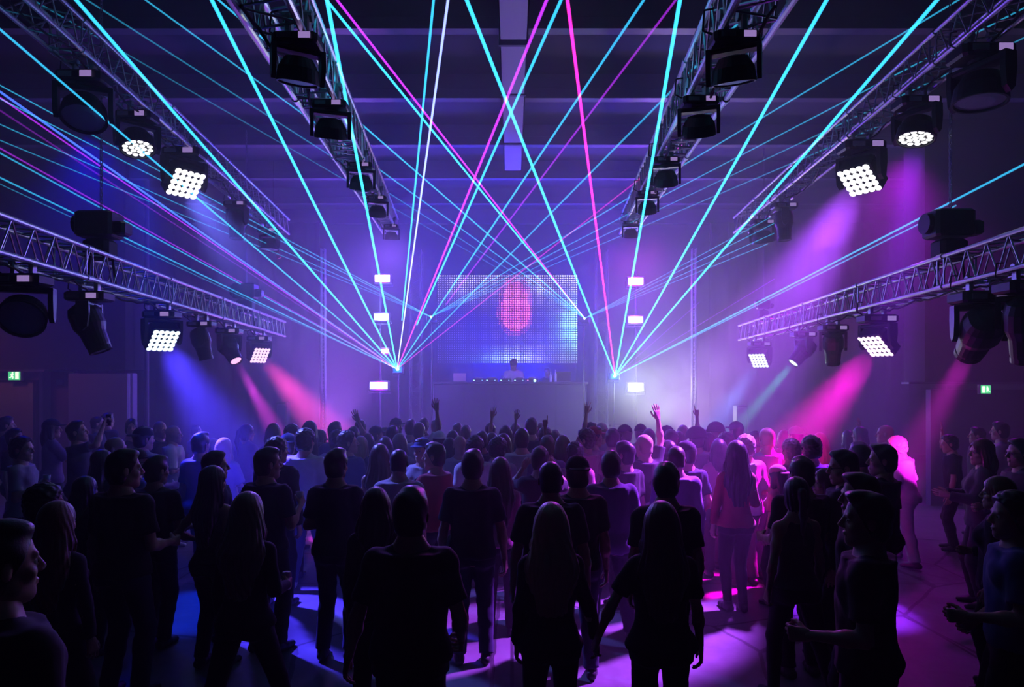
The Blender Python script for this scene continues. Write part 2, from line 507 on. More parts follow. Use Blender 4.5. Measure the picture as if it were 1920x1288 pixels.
G = 'moving lights on the %s truss'
def fx(*a, **kw): return fixture(*a, **kw)
def FT(x0, y0, dx, dy, d):
    """floor point d metres away, lying on the line that the beam draws in the photograph"""
    py = HY + CAMZ * F / d
    return (x0 + (py - y0) * dx / dy, py, d)
# lower left truss
fx('wash', 'll', 44, .46, (-60, 760, 5.0), 'large dark moving light at the far left edge, hanging below the lower left truss', G % NM['ll'])
fx('beam', 'll', 168, .46, (260, 800, 7.4), 'dark moving head with a long barrel tilted down to the right, lower left truss', G % NM['ll'])
fx('matrix', 'll', 304, .47, FT(305, 637, 115, 193, 7.0), 'square LED matrix light glowing pale blue under the lower left truss', G % NM['ll'], ('ice', (.75, .95, 1)), 1.7, ((.06, .035, 1.0), 9400, 27, .16))
fx('beam', 'll', 378, .42, (420, 780, 10.6), 'small unlit moving head right of the pale blue matrix light', G % NM['ll'])
fx('beam', 'll', 430, .45, FT(437, 682, 65, 110, 10.3), 'moving head with a pink lit lens below the lower left truss', G % NM['ll'], ('pink', (1, .45, .8)), 1.7, ((.75, .04, .75), 7500, 12, .06))
fx('matrix', 'll', 486, .46, FT(492, 668, 110, 125, 10.8), 'small square LED matrix light glowing pink at the end of the lower left truss', G % NM['ll'], ('rose', (1, .62, .8)), 1.7, ((1.0, .05, .42), 7360, 19, .12))
# upper left truss
fx('wash', 'ul', 158, .52, (100, 700, 6.0), 'big dark moving light high on the upper left truss', G % NM['ul'])
fx('wash', 'ul', 262, .48, FT(262, 275, 22, 175, 7.1), 'round LED wash light glowing white on the upper left truss, pointing straight down', G % NM['ul'], ('white', WHT), 1.7, ((.0, .03, 1.0), 2700, 16, .12), pt=truss_point('ul', 262) + Vector((-0.03, 0, 0.09)))
fx('matrix', 'ul', 346, .58, FT(352, 333, 95, 150, 6.5), 'tilted square LED panel light glowing white, upper left truss', G % NM['ul'], ('white', WHT), 1.7, ((.14, .15, 1.0), 2700, 24, .16), pt=truss_point('ul', 346) + Vector((0, 0, 0.12)))
fx('beam', 'ul', 445, .45, (430, 640, 11.6), 'small dark moving head near the far end of the upper left truss', G % NM['ul'])
fx('wash', 'ul', 505, .45, (500, 640, 13.5), 'farthest dark moving light on the upper left truss', G % NM['ul'])
# inner trusses
fx('wash', 'cl', 522, .30, (530, 700, 4.6), 'round dark wash light nearest the camera on the inner left truss', G % NM['cl'], pt=truss_point('cl', 522) + Vector((0.12, 0, 0.08)))
fx('wash', 'cl', 592, .30, (612, 900, 6.6), 'dark moving light second from the camera on the inner left truss', G % NM['cl'], pt=truss_point('cl', 592) + Vector((0.12, 0, 0.08)))
fx('wash', 'cl', 657, .30, (672, 900, 9.2), 'dark moving light in the middle of the inner left truss', G % NM['cl'], pt=truss_point('cl', 657) + Vector((0.12, 0, 0.08)))
fx('wash', 'cl', 692, .30, (700, 900, 11.6), 'dark moving light second from the far end of the inner left truss', G % NM['cl'], pt=truss_point('cl', 692) + Vector((0.12, 0, 0.08)))
fx('wash', 'cl', 722, .30, (733, 900, 14.0), 'dark moving light at the far end of the inner left truss', G % NM['cl'], pt=truss_point('cl', 722) + Vector((0.12, 0, 0.08)))
fx('wash', 'cr', 1404, .30, (1386, 500, 4.4), 'round wash light with a patterned lens nearest the camera on the inner right truss', G % NM['cr'], pt=truss_point('cr', 1404) + Vector((-0.09, 0, 0.05)))
fx('wash', 'cr', 1332, .30, (1316, 900, 6.8), 'dark moving light second from the camera on the inner right truss', G % NM['cr'], pt=truss_point('cr', 1332) + Vector((-0.09, 0, 0.05)))
fx('wash', 'cr', 1264, .30, (1248, 900, 9.2), 'dark moving light in the middle of the inner right truss', G % NM['cr'], pt=truss_point('cr', 1264) + Vector((-0.09, 0, 0.05)))
fx('wash', 'cr', 1226, .30, (1212, 900, 11.6), 'dark moving light second from the far end of the inner right truss', G % NM['cr'], pt=truss_point('cr', 1226) + Vector((-0.09, 0, 0.05)))
fx('wash', 'cr', 1192, .30, (1182, 900, 14.0), 'dark moving light at the far end of the inner right truss', G % NM['cr'], pt=truss_point('cr', 1192) + Vector((-0.09, 0, 0.05)))
# upper right truss
fx('wash', 'ur', 1838, .55, (1800, 800, 6.4), 'big dark moving light high on the upper right truss', G % NM['ur'])
fx('wash', 'ur', 1718, .48, FT(1720, 282, -25, 170, 7.1), 'round LED wash light glowing white on the upper right truss, pointing straight down', G % NM['ur'], ('white', WHT), 1.7, ((.27, .02, 1.0), 8500, 16, .12))
fx('matrix', 'ur', 1614, .58, FT(1610, 333, -110, 190, 6.7), 'tilted square LED panel light glowing white, upper right truss', G % NM['ur'], ('white', WHT), 1.7, ((.40, .06, 1.0), 16500, 26, .16))
fx('beam', 'ur', 1470, .45, (1480, 640, 11.8), 'small dark moving head near the far end of the upper right truss', G % NM['ur'])
fx('wash', 'ur', 1430, .45, (1450, 640, 13.4), 'farthest dark moving light on the upper right truss', G % NM['ur'])
# lower right truss
fx('beam', 'lr', 1925, .50, (1925, 800, 6.3), 'dark moving head cut by the right edge of the picture', G % NM['lr'])
fx('beam', 'lr', 1836, .52, (1690, 885, 9.3), 'big moving head with a magenta lens pointing down to the left, lower right truss', G % NM['lr'], ('magenta', (1, .35, .85)), 1.7, ((.85, .01, .80), 13500, 13, .09))
fx('matrix', 'lr', 1645, .47, FT(1645, 648, -115, 142, 7.8), 'square LED matrix light glowing pink under the lower right truss', G % NM['lr'], ('blush', (1, .75, .88)), 1.7, ((1.0, .0, .72), 17000, 22, .14))
fx('beam', 'lr', 1562, .42, (1560, 800, 10.7), 'small unlit moving head left of the pink matrix light', G % NM['lr'])
fx('beam', 'lr', 1506, .42, FT(1492, 688, -92, 102, 11.0), 'moving head with a turquoise beam below the lower right truss', G % NM['lr'], ('mint', (.7, 1, .95)), 1.7, ((.03, .75, .55), 4800, 11, .06))
fx('matrix', 'lr', 1424, .46, FT(1422, 678, -75, 112, 11.4), 'small LED matrix light glowing ice blue at the end of the lower right truss', G % NM['lr'], ('ice', (.75, .95, 1)), 1.7, ((.15, .28, 1.0), 5440, 15, .10))

# ------------------------------------------------------------------ chain hoists above the trusses
def hoist(k, px, label, group='chain hoists holding the trusses', big=1.0):
    p = truss_point(k, px) + Vector((0, 0, H3))
    root = empty('chain_hoist', p); tag(root, label, 'hoist', group)
    s = .12 * big
    z0 = p.z + .22
    m = MB().box((p.x - 1.7*s, p.y - 1.1*s, z0), (p.x + 1.4*s, p.y + 1.1*s, z0 + 2.1*s), bev=.03)
    m.box((p.x + 1.2*s, p.y - .75*s, z0 + .2*s), (p.x + 2.3*s, p.y + .75*s, z0 + 1.3*s), bev=.03)
    m.tube((p.x - 2.1*s, p.y, z0 + 1.1*s), (p.x - 1.6*s, p.y, z0 + 1.1*s), .8*s, n=14)
    m.build('motor_body', M_BLACK, root)
    MB().box((p.x + .1*s, p.y - .95*s, z0 + .3*s), (p.x + 1.1*s, p.y - .9*s, z0 + 1.2*s)).build('nameplate', M_GREYP, root)
    m = MB().box((p.x - 1.2*s, p.y - .9*s, p.z - .02), (p.x + 1.0*s, p.y + .9*s, z0 - .02), bev=.04)
    m.build('chain_bag', M_RUBBER, root)
    m = MB(); z = z0 + 2.1*s; i = 0
    while z < 7.0:
        a = .012 if i % 2 else 0; b = .012 - a
        m.path([(p.x - a, p.y - b, z), (p.x - a, p.y - b, z + .045), (p.x + a, p.y + b, z + .045), (p.x + a, p.y + b, z), (p.x - a, p.y - b, z)], .005, 4)
        z += .036; i += 1
    m.build('chain', M_CHAIN, root)
    m = MB()
    for sx in (-1, 1):
        m.path([(p.x, p.y, z0), (p.x + sx*.12, p.y, p.z + .02), (p.x + sx*.16, p.y, p.z - H3)], .014, 6)
    m.build('sling', M_RUBBER, root)
    return root
hoist('ll', 190, 'black chain hoist with its chain above the lower left truss', big=1.1)
hoist('ll', 462, 'dark chain hoist near the far end of the lower left truss', big=1.1)
hoist('lr', 1782, 'black chain hoist with its chain above the lower right truss', big=1.1)
hoist('lr', 1432, 'dark chain hoist near the far end of the lower right truss', big=.7)

# ------------------------------------------------------------------ towers and masts by the stage
def mastP(px, y0, y1, d): return P(px, y0, d), P(px, y1, d)
for px, lab in ((780, 'faint vertical truss tower left of the booth'), (1128, 'faint vertical truss tower right of the booth')):
    p = P(px, 480, 18.6)
    truss('truss_tower', (p.x, p.y, 0.02), (p.x, p.y, P(0, 470, 18.6).z), .30, lab, 'truss towers by the stage', up=(0, 1, 0), pitch=.45, mt=M_DARKM)
for px, lab in ((606, 'thin lit vertical mast left of the stage'), (1301, 'thin lit vertical mast right of the stage')):
    p = P(px, 480, 16.5)
    truss('truss_mast', (p.x, p.y, .02), (p.x, p.y, P(0, 466, 16.5).z), .09, lab, 'thin masts by the stage', up=(0, 1, 0), pitch=.18, rc=.014)

# strobes / blinders on stands both sides
M_STR = {}
def strobe(px, py, d, w, h, col, pw, label, st=4, tube=None):
    tube = tube or {'pink': (1, .80, .95), 'viol': (.95, .85, 1), 'blue': (.80, .95, 1), 'star': (1, .9, 1)}['pink' if 'pink' in label else 'viol' if 'violet' in label else 'star' if 'star' in label else 'blue']
    p = P(px, py, d)
    root = empty('strobe_light', p); tag(root, label, 'strobe light', 'strobes beside the stage')
    hw, hh = w * d / F / 2, h * d / F / 2
    MB().box((p.x - hw - .04, p.y + .0, p.z - hh - .04), (p.x + hw + .04, p.y + .16, p.z + hh + .04), bev=.02).build('housing', M_BLACK, root)
    m = MB().box((p.x - hw, p.y - .02, p.z - hh), (p.x + hw, p.y + .005, p.z + hh), bev=.008)
    m.build('flash_tube', mat('flash_' + '%d%d%d' % tuple(int(c * 9) for c in tube), (.8, .8, .8), .3, emit=tube, strength=st), root)
    m = MB().path([(p.x - hw - .06, p.y + .08, p.z), (p.x - hw - .06, p.y + .08, p.z - hh - .1), (p.x + hw + .06, p.y + .08, p.z - hh - .1), (p.x + hw + .06, p.y + .08, p.z)], .012, 6)
    m.build('bracket', M_BLACK, root)
    lamp('strobe_lamp', 'POINT', (p.x, p.y - .12, p.z), None, col, pw * LP, .12)
    return root
SL, SR = 17.2, 17.2
strobe(717, 522, SL, 28, 13, (.10, .0, 1.0), 390, 'top strobe of the left stack glowing pink')
strobe(715, 594, SL, 27, 11, (.22, .30, 1.0), 340, 'middle strobe of the left stack glowing blue white')
strobe(710, 723, SL, 33, 13, (.29, .0, 1.0), 236, 'bottom strobe of the left stack glowing violet')
strobe(1192, 527, SR, 28, 13, (.25, .0, 1.0), 440, 'top strobe of the right stack glowing pink')
strobe(1192, 599, SR, 27, 11, (.17, .05, 1.0), 490, 'middle strobe of the right stack glowing blue white')
strobe(1192, 726, SR, 29, 13, (.88, 1.0, .70), 210, 'bottom strobe of the right stack glowing blue white')
strobe(722, 658, SL, 13, 7, (.8, .25, 1.0), 32, 'small star shaped lamp above the left laser projector')
for px, lab in ((713, 'black stand carrying the left strobes'), (1192, 'black stand carrying the right strobes')):
    p = P(px, 700, 17.42)
    root = empty('lighting_stand', (p.x, p.y, 0)); tag(root, lab, 'stand', 'stands of the strobes')
    top = P(0, 508, 17.42).z
    MB().tube((p.x, p.y, 0), (p.x, p.y, top), .03, n=10).build('pole', M_BLACK, root)
    m = MB()
    for a in (0, 2.1, 4.2):
        m.tube((p.x, p.y, .55), (p.x + .5*math.cos(a), p.y + .5*math.sin(a), .02), .018, n=6)
    m.build('tripod_legs', M_BLACK, root)
    for py in (522, 594, 658, 724):
        z = P(0, py, 17.42).z
        MB().tube((p.x - .2, p.y - .03, z), (p.x + .2, p.y - .03, z), .016, n=6).build('crossbar', M_BLACK, root)

# ------------------------------------------------------------------ lasers
SRC = {'A': P(745, 692, 16.9), 'B': P(1153, 705, 16.9), 'C': P(808, 594, 17.3), 'D': P(1096, 597, 17.3)}
SRCN = {'A': 'lower left', 'B': 'lower right', 'C': 'upper left', 'D': 'upper right'}
for k, p in SRC.items():
    root = empty('laser_projector', p); tag(root, '%s laser projector beside the stage, a bright star at its window' % SRCN[k], 'laser projector', 'laser projectors by the stage')
    MB().box((p.x - .13, p.y + .03, p.z - .10), (p.x + .13, p.y + .33, p.z + .08), bev=.02).build('housing', M_BLACK, root)
    m = MB(); m.lathe([(.045 if k in 'AB' else .03, -.02), (.02, .02)], Matrix.Translation((p.x, p.y + .02, p.z)) @ Matrix.Rotation(R(90), 4, 'X'), 12)
    m.build('window', mat('laser_window', (.8, .9, 1), .2, emit=(.75, .95, 1), strength=5), root)
    MB().path([(p.x - .15, p.y + .15, p.z), (p.x - .15, p.y + .15, p.z - .16), (p.x + .15, p.y + .15, p.z - .16), (p.x + .15, p.y + .15, p.z)], .01, 5).build('bracket', M_BLACK, root)
    if k in 'AB': lamp('laser_glow', 'POINT', (p.x, p.y - .08, p.z), None, (.0, .12, 1), 66 * LP, .04)
    MB().tube((p.x, p.y + .2, p.z - .12), (p.x, p.y + .2, .02), .02, n=8).build('pole', M_BLACK, root)

def laser_mats():
    # glowing volume stands in for laser light scattered by haze, even through the beam
    g = bpy.data.materials.new('laser_light'); g.use_nodes = True; nt = g.node_tree; nt.nodes.clear()
    oi = nt.nodes.new('ShaderNodeObjectInfo')
    mm = nt.nodes.new('ShaderNodeMath'); mm.operation = 'MULTIPLY'; mm.inputs[1].default_value = 46.0; nt.links.new(oi.outputs['Alpha'], mm.inputs[0])
    em = nt.nodes.new('ShaderNodeEmission'); nt.links.new(oi.outputs['Color'], em.inputs[0]); nt.links.new(mm.outputs[0], em.inputs[1])
    out = nt.nodes.new('ShaderNodeOutputMaterial'); nt.links.new(em.outputs[0], out.inputs['Volume'])
    g.cycles.homogeneous_volume = True
    g.cycles.emission_sampling = 'NONE'
    return g
M_LASER = laser_mats()
CY = (.035, .50, .86); BL = (.06, .16, 1.0); MG = (.85, .02, .42); VI = (.34, .02, .62); LI = (.30, .38, 1.0); PK = (1.0, .10, .35)
CN = {CY: 'cyan', BL: 'blue', MG: 'magenta', VI: 'violet', LI: 'lilac', PK: 'pink'}
BEAMS = [
    # source, edge pixel, depth there, radius, colour, strength, start fraction, words
    ('A', 0, 55, 6.0, .010, CY, .9, 0, 'leaving the left edge highest of its fan'),
    ('A', 143, 0, 5.0, .0125, CY, 1.0, 0, 'reaching the top edge near the left corner'),
    ('A', 397, 0, 4.8, .0125, CY, 1.0, 0, 'reaching the top edge above the upper left truss'),
    ('A', 613, 0, 4.6, .0125, CY, 1.1, 0, 'steep, passing right along the inner left truss'),
    ('A', 813, 0, 5.6, .010, CY, 1.0, .28, 'almost upright left of the ceiling tray'),
    ('A', 840, 0, 5.4, .010, LI, 1.3, 0, 'almost upright, just right of its cyan neighbour'),
    ('A', 1025, 0, 5.0, .011, VI, 1.3, 0, 'crossing the ceiling tray from the left'),
    ('A', 1052, 0, 5.0, .011, CY, .9, .28, 'beside the violet beam across the ceiling tray'),
    ('A', 1207, 0, 5.6, .010, CY, .8, 0, 'leaning right and meeting the top edge right of the middle'),
    ('A', 1267, 0, 6.4, .010, VI, .7, .32, 'leaning right, faint near the top edge'),
    ('A', 1427, 0, 6.2, .010, CY, .6, 0, 'leaning far right under the inner right truss'),
    ('A', 1285, 268, 9.0, .009, MG, .55, 0, 'running low to the right to the inner right truss'),
    ('A', 0, 172, 7.6, .012, BL, 1.1, 0, 'thick, reaching the left edge below the thick cyan one'),
    ('A', 0, 183, 7.8, .009, VI, 1.2, 0, 'running just under the thick blue beam'),
    ('A', 0, 207, 8.4, .010, VI, .28, 0, 'very faint on the left side'),
    ('A', 0, 278, 9.0, .010, VI, .7, 0, 'running above the cyan beam to the left edge'),
    ('A', 0, 287, 9.0, .010, CY, .7, 0, 'low on the left side, under a violet beam'),
    ('A', 0, 333, 8.6, .010, CY, .7, 0, 'lowest of the left fan'),
    ('A', 0, 345, 8.6, .006, CY, .5, 0, 'thin twin of the lowest left beam'),
    ('B', 875, 0, 4.8, .0125, CY, 1.1, 0, 'leaning left and crossing the tray'),
    ('B', 1064, 0, 5.0, .012, MG, 1.2, 0, 'almost upright right of the ceiling tray'),
    ('B', 1275, 0, 4.6, .0125, CY, 1.1, 0, 'steep, left of the inner right truss'),
    ('B', 1550, 0, 4.8, .0125, CY, 1.0, 0, 'reaching the top edge above the upper right truss'),
    ('B', 1757, 0, 4.8, .0125, CY, 1.0, 0, 'reaching the top edge near the right corner'),
    ('B', 1920, 308, 6.6, .010, CY, .8, 0, 'low, leaving the right edge'),
    ('B', 1793, 385, 8.6, .009, CY, .7, 0, 'ending at the hoist above the lower right truss'),
    ('B', 1452, 523, 12.0, .007, VI, .7, 0, 'thin and low towards the lower right truss'),
    ('B', 1312, 566, 14.5, .008, VI, .6, 0, 'short one left of the thin mast'),
    ('C', 0, 160, 9.5, .0085, CY, 0.8, 0, 'top one of four thin parallel beams to the left'),
    ('C', 0, 185, 9.6, .0085, CY, 0.8, 0, 'second of four thin parallel beams to the left'),
    ('C', 0, 233, 9.8, .0080, CY, 0.68, 0, 'third of four thin parallel beams to the left'),
    ('C', 0, 263, 10., .0080, CY, 0.57, 0, 'lowest of four thin parallel beams to the left'),
    ('C', 1797, 0, 7.6, .0090, CY, 0.72, 0, 'top one of four beams towards the upper right truss'),
    ('C', 1920, 15, 7.6, .0085, CY, 0.65, 0, 'second of four beams towards the upper right truss'),
    ('C', 1920, 71, 7.8, .0080, CY, 0.49, 0, 'third of four beams towards the upper right truss'),
    ('C', 1715, 208, 9.2, .0080, CY, 0.49, 0, 'lowest of four beams towards the upper right truss'),
    ('D', 163, 0, 8.0, .0090, CY, 0.38, 0, 'long faint one crossing to the top left'),
    ('D', 273, 0, 7.6, .0090, CY, 0.76, 0, 'second of those crossing to the top left'),
    ('D', 410, 0, 7.0, .0095, CY, 1.04, 0, 'third of those crossing to the top left'),
    ('D', 62, 0, 8.0, .0080, CY, 0.3, 0, 'lowest and faintest of those crossing to the left'),
    ('D', 612, 0, 5.4, .010, CY, 1.42, 0, 'steepest one crossing to the inner left truss'),
    ('D', 632, 0, 6.0, .010, VI, 1.71, 0, 'beside the steepest cyan one'),
    ('D', 1445, 407, 12.4, .0065, CY, 0.95, 0, 'top one of four short beams to the right'),
    ('D', 1465, 412, 12.4, .0065, CY, 1.04, 0, 'second of four short beams to the right'),
    ('D', 1452, 437, 12.4, .0065, CY, 1.04, 0, 'third of four short beams to the right'),
    ('D', 1440, 457, 12.4, .0065, CY, 0.85, 0, 'lowest of four short beams to the right'),
]
def laser(sk, ex, ey, d, r, col, st, t0, words):
    a = SRC[sk] - Vector((0, .03, 0)); e = P(ex, ey, d); v = e - a
    on_edge = ex in (0, 1920) or ey == 0
    b = a + v * 1.12 if on_edge else e
    if b.z > ZC - .02: b = a + v * ((ZC - .02 - a.z) / v.z)
    L = (b - a).length; dirv = (b - a).normalized()
    a = a + dirv * (t0 * L); L = (b - a).length
    q = dirv.to_track_quat('Z', 'Y')
    o = MB().tube((0, 0, 0), (0, 0, L), r * 1.25, n=12).build('laser_beam', M_LASER)
    o.color = (*col, st)
    o.location = a; o.rotation_euler = q.to_euler()
    tag(o, '%s laser beam from the %s projector, %s' % (CN[col], SRCN[sk], words), 'laser beam', 'laser beams from the %s projector' % SRCN[sk])
for bm in BEAMS: laser(*bm)
# ------------------------------------------------------------------ stage, booth and LED wall
M_STAGE = mat('stage_black', (.03, .03, .04), .7)
M_BOOTH = mat('booth_front', (.05, .04, .08), .5, bump=(15, .004))
M_WOODB = mat('black_tabletop', (.06, .05, .08), .35)
YS = 17.9                                   # front of the booth
def zat(py, d): return P(0, py, d).z
def xat(px, d): return P(px, 0, d).x
stg = MB().box((xat(745, 18.87), 18.87, 0), (xat(1180, 18.87), 20.5, 1.05), bev=.03)
tag(stg.build('stage_platform', M_STAGE), 'dark raised stage deck behind the booth', 'stage')
bt = empty('dj_booth', (xat(955, YS), YS, 0)); tag(bt, 'wide dark booth front with a long tabletop below the LED wall', 'booth')
zt = zat(716, YS)
MB().box((xat(812, YS), YS, 0), (xat(1100, YS), YS + .08, zt - .06), bev=.02).build('front_panel', M_BOOTH, bt)
for px in (812, 1094):
    MB().box((xat(px, YS), YS + .08, 0), (xat(px, YS) + .08, YS + .95, zt - .06)).build('side_panel', M_BOOTH, bt)
MB().box((xat(809, YS), YS - .05, zt - .06), (xat(1103, YS), YS + .95, zt), bev=.02).build('tabletop', M_WOODB, bt)
for k in range(5):
    x = xat(812 + 57.6 * (k + .0), YS)
    if k: MB().box((x - .012, YS - .012, .05), (x + .012, YS, zt - .1)).build('panel_joint', M_STAGE, bt)

# media players, mixer
M_BTN = mat('lit_buttons', (.2, .2, .2), .4, emit=(.35, .8, 1), strength=3)
M_BTN2 = mat('warm_buttons', (.2, .2, .2), .4, emit=(1, .3, .6), strength=2)
def gear(px, kind, label):
    x = xat(px, YS + .3); y = YS + .35
    root = empty('media_player' if kind == 'p' else 'dj_mixer', (x, y, zt)); tag(root, label, 'dj equipment', 'dj equipment on the booth')
    MB().box((x - .16, y - .2, zt + .001), (x + .16, y + .2, zt + .09), bev=.015).build('body', M_BLACKP, root)
    if kind == 'p':
        MB().lathe([(.10, 0), (.10, .02), (.08, .025)], Matrix.Translation((x, y - .04, zt + .09)), 20).build('jog_wheel', M_GREYP, root)
        MB().box((x - .09, y + .10, zt + .09), (x + .09, y + .18, zt + .12), bev=.006).build('display', M_SCREEN, root)
    else:
        for i in range(4):
            for j in range(3):
                MB().tube((x - .12 + .08*i, y - .02 + .07*j, zt + .09), (x - .12 + .08*i, y - .02 + .07*j, zt + .115), .012, n=8).build('knob', M_GREYP, root)
        for i in range(4):
            MB().box((x - .13 + .08*i, y - .15, zt + .09), (x - .11 + .08*i, y - .12, zt + .105)).build('fader', M_GREYP, root)
    MB().box((x - .14, y - .205, zt + .03), (x - .10, y - .2, zt + .05)).box((x + .08, y - .205, zt + .03), (x + .10, y - .2, zt + .05)).build('button', rng.choice([M_BTN, M_BTN2]), root)
for px, kd, lb in ((898, 'p', 'media player farthest left on the booth'), (922, 'p', 'media player second from left on the booth'), (948, 'm', 'mixer in the middle of the booth in front of the man in a striped shirt'),
                   (974, 'p', 'media player right of the mixer'), (998, 'p', 'media player farthest right on the booth')):
    gear(px, kd, lb)
def laptop(px, w, hgt, label, lid_mat):
    x = xat(px, YS + .4); y = YS + .4
    root = empty('laptop', (x, y, zt)); tag(root, label, 'laptop')
    MB().box((x - w, y, zt + .001), (x + w, y + .24, zt + .02), bev=.004).build('keyboard', M_GREYP, root)
    Lm = Matrix.Translation((x, y, zt + .02)) @ Matrix.Rotation(R(15), 4, 'X')
    MB().box((-w, -.012, 0), (w, 0, hgt), Lm, bev=.004).build('lid', lid_mat, root)
laptop(862, .17, .22, 'open laptop with a pinkish lid at the left end of the booth', mat('pale_lid', (.75, .5, .6), .4))
laptop(1056, .20, .26, 'dark open laptop at the right end of the booth', M_BLACKP)
def bottle(px, h, m, label):
    x = xat(px, YS + .35); y = YS + .3
    o = MB().lathe([(.035, 0), (.036, h*.6), (.014, h*.78), (.014, h), (.012, h)], Matrix.Translation((x, y, zt + .001)), 12).build('bottle', m)
    tag(o, label, 'bottle', 'bottles on the booth')
M_BOT = mat('clear_bottle', (.5, .5, .75), .2)
bottle(1032, .27, M_BOT, 'pale bottle beside the dark laptop, the left one of two')
bottle(1041, .33, M_BOT, 'pale bottle beside the dark laptop, the right taller one')
o = MB().box((xat(1003, YS) - .03, YS + .06, zt + .001), (xat(1003, YS) + .03, YS + .12, zt + .07), bev=.02).build('table_lamp', mat('bright_cyan_lamp', (.6, .9, 1), .3, emit=(.3, .8, 1), strength=4))
tag(o, 'tiny bright cyan lamp on the booth edge', 'lamp')

# LED wall: panels with a grid of pixels
YW = 20.6
x0, x1, z1, z0 = xat(820, YW), xat(1083, YW), zat(515, YW), zat(681, YW)
lw = empty('led_wall', ((x0 + x1) / 2, YW, z0)); tag(lw, 'large LED wall behind the booth showing a pink drop among pale dots', 'LED screen')
MB().box((x0 - .03, YW + .02, z0 - .03), (x1 + .03, YW + .14, z1 + .03), bev=.02).build('panel', M_BLACK, lw)
m = MB()
for k in range(5):
    xx = x0 + (x1 - x0) * k / 4
    m.box((xx - .03, YW + .14, .0), (xx + .03, YW + .2, z1))
m.build('support_frame', M_BLACK, lw)
NX, NZ = 62, 39
V = []; Fc = []; C = []
for i in range(NX):
    for j in range(NZ):
        u = (i + .5) / NX; w = (j + .5) / NZ
        px = 820 + 263 * u; py = 681 - 166 * w
        b = .10 + .85 * max(0, (w - .62) / .38) ** 1.0 * (1 - .3 * u) + .35 * max(0, u - .35) + .5 * math.exp(-((w - .05) / .12) ** 2) * math.exp(-((u - .55) / .25) ** 2)
        b *= .75 + .5 * noise.noise(Vector((u * 6, w * 6, 1.3))) + .3 * rng.random()
        if u < .35 and w < .6: b *= .35 + .5 * (rng.random() < .35)
        c = np.array([.72, .62, .95]) * b
        e = 1.2 * math.exp(-((u - 1.0) / .14) ** 2) * math.exp(-((w - .42) / .3) ** 2)
        c = c + np.array([.15, .95, .65]) * e
        e = .7 * math.exp(-((u - .47) / .2) ** 2) * math.exp(-((w - .05) / .1) ** 2)
        c = c + np.array([.1, .55, .8]) * e
        # pink drop
        dx = (px - 966) / 27; dy = (py - 588) / (34 if py > 588 else 62)
        rr = dx * dx + dy * dy
        if rr < 1: c = c * .2 + np.array([1.3, .10, .28]) * (1.1 if py > 560 else .8)
        elif rr < 1.6: c = c * .4 + np.array([.5, .06, .18])
        s = .36 * (x1 - x0) / NX * (0.55 + .45 * min(1, float(max(c))))
        s *= .92
        x = x0 + (x1 - x0) * u; z = z0 + (z1 - z0) * w
        n = len(V)
        for a in range(6):
            V.append((x + s * math.cos(a * math.pi / 3), YW + .012, z + s * math.sin(a * math.pi / 3)))
        Fc.append(tuple(range(n, n + 6))); C.append(c)
mm = MB().add(V, Fc); o = mm.build('pixels', [], lw)
att = o.data.color_attributes.new('picture', 'FLOAT_COLOR', 'CORNER')
arr = np.ones((len(C), 6, 4)); arr[:, :, :3] = np.array(C)[:, None, :]
att.data.foreach_set('color', arr.ravel())
m = bpy.data.materials.new('led_pixels'); m.use_nodes = True; nt = m.node_tree
ca = nt.nodes.new('ShaderNodeVertexColor'); ca.layer_name = 'picture'
b_ = nt.nodes['Principled BSDF']; b_.inputs['Base Color'].default_value = (.8, .8, .8, 1); b_.inputs['Roughness'].default_value = .6
nt.links.new(ca.outputs[0], b_.inputs['Emission Color']); b_.inputs['Emission Strength'].default_value = 4.2
m.cycles.emission_sampling = 'NONE'
o.data.materials.append(m)

# ------------------------------------------------------------------ side walls: low pale panels, doors, exit signs
# left: a lower wall stands forward of the back wall, with a door
YL = 15.5
def xl(px, d=YL): return xat(px, d)
zp = zat(697, YL)
struct('wall_side_left', MB().box((XL, YL, 0), (xl(72), YL + .15, zp)), M_PANEL, 'pale low wall behind the door on the left')
dr = MB().box((xl(0), YL - .06, 0), (xl(66), YL - .01, zat(716, YL)), bev=.01)
d1 = empty('door_1', (xl(30), YL, 0)); tag(d1, 'beige door under the left exit sign', None, None, 'structure')
dr.build('door_leaf', M_DOOR, d1)
MB().box((xl(60), YL - .12, .95), (xl(64), YL - .06, 1.1), bev=.01).build('door_handle', M_STEEL, d1)
MB().box((xl(67), YL - .10, 0), (xl(73), YL + .02, zat(712, YL)), bev=.01).box((xl(-12), YL - .10, zat(716, YL)), (xl(73), YL + .02, zat(712, YL)), bev=.01).build('door_frame', M_BLACK, d1)
struct('wall_alcove_left', MB().box((xl(73), YL + .4, 0), (xl(118), YL + .55, zp)), mat('plum_wall', (.30, .16, .24), .7), 'plum coloured wall beside the left door')
struct('wall_panel_left', MB().box((xl(121), YL + .1, 0), (xl(236), YL + .5, zat(699, YL)), bev=.03), mat('mauve_panel', (.42, .34, .52), .6, noisy=(2, .12)), 'mauve wall panel right of the left door')
struct('trim_20', MB().box((XL, YL - .3, zp), (xl(100), YL + .2, zp + .05)), M_BEAM, 'thin ledge above the left door')
struct('wall_upper_left', MB().box((XL, YL - .1, zp + .05), (xl(240), YL + .8, ZC)), M_DRAPE, 'dark wall above the low left panels')
struct('column_left', MB().tube((xl(262), YL + .3, 0), (xl(262), YL + .3, ZC), .05, n=12), M_BEAM, 'thin vertical pipe beside the left panels')
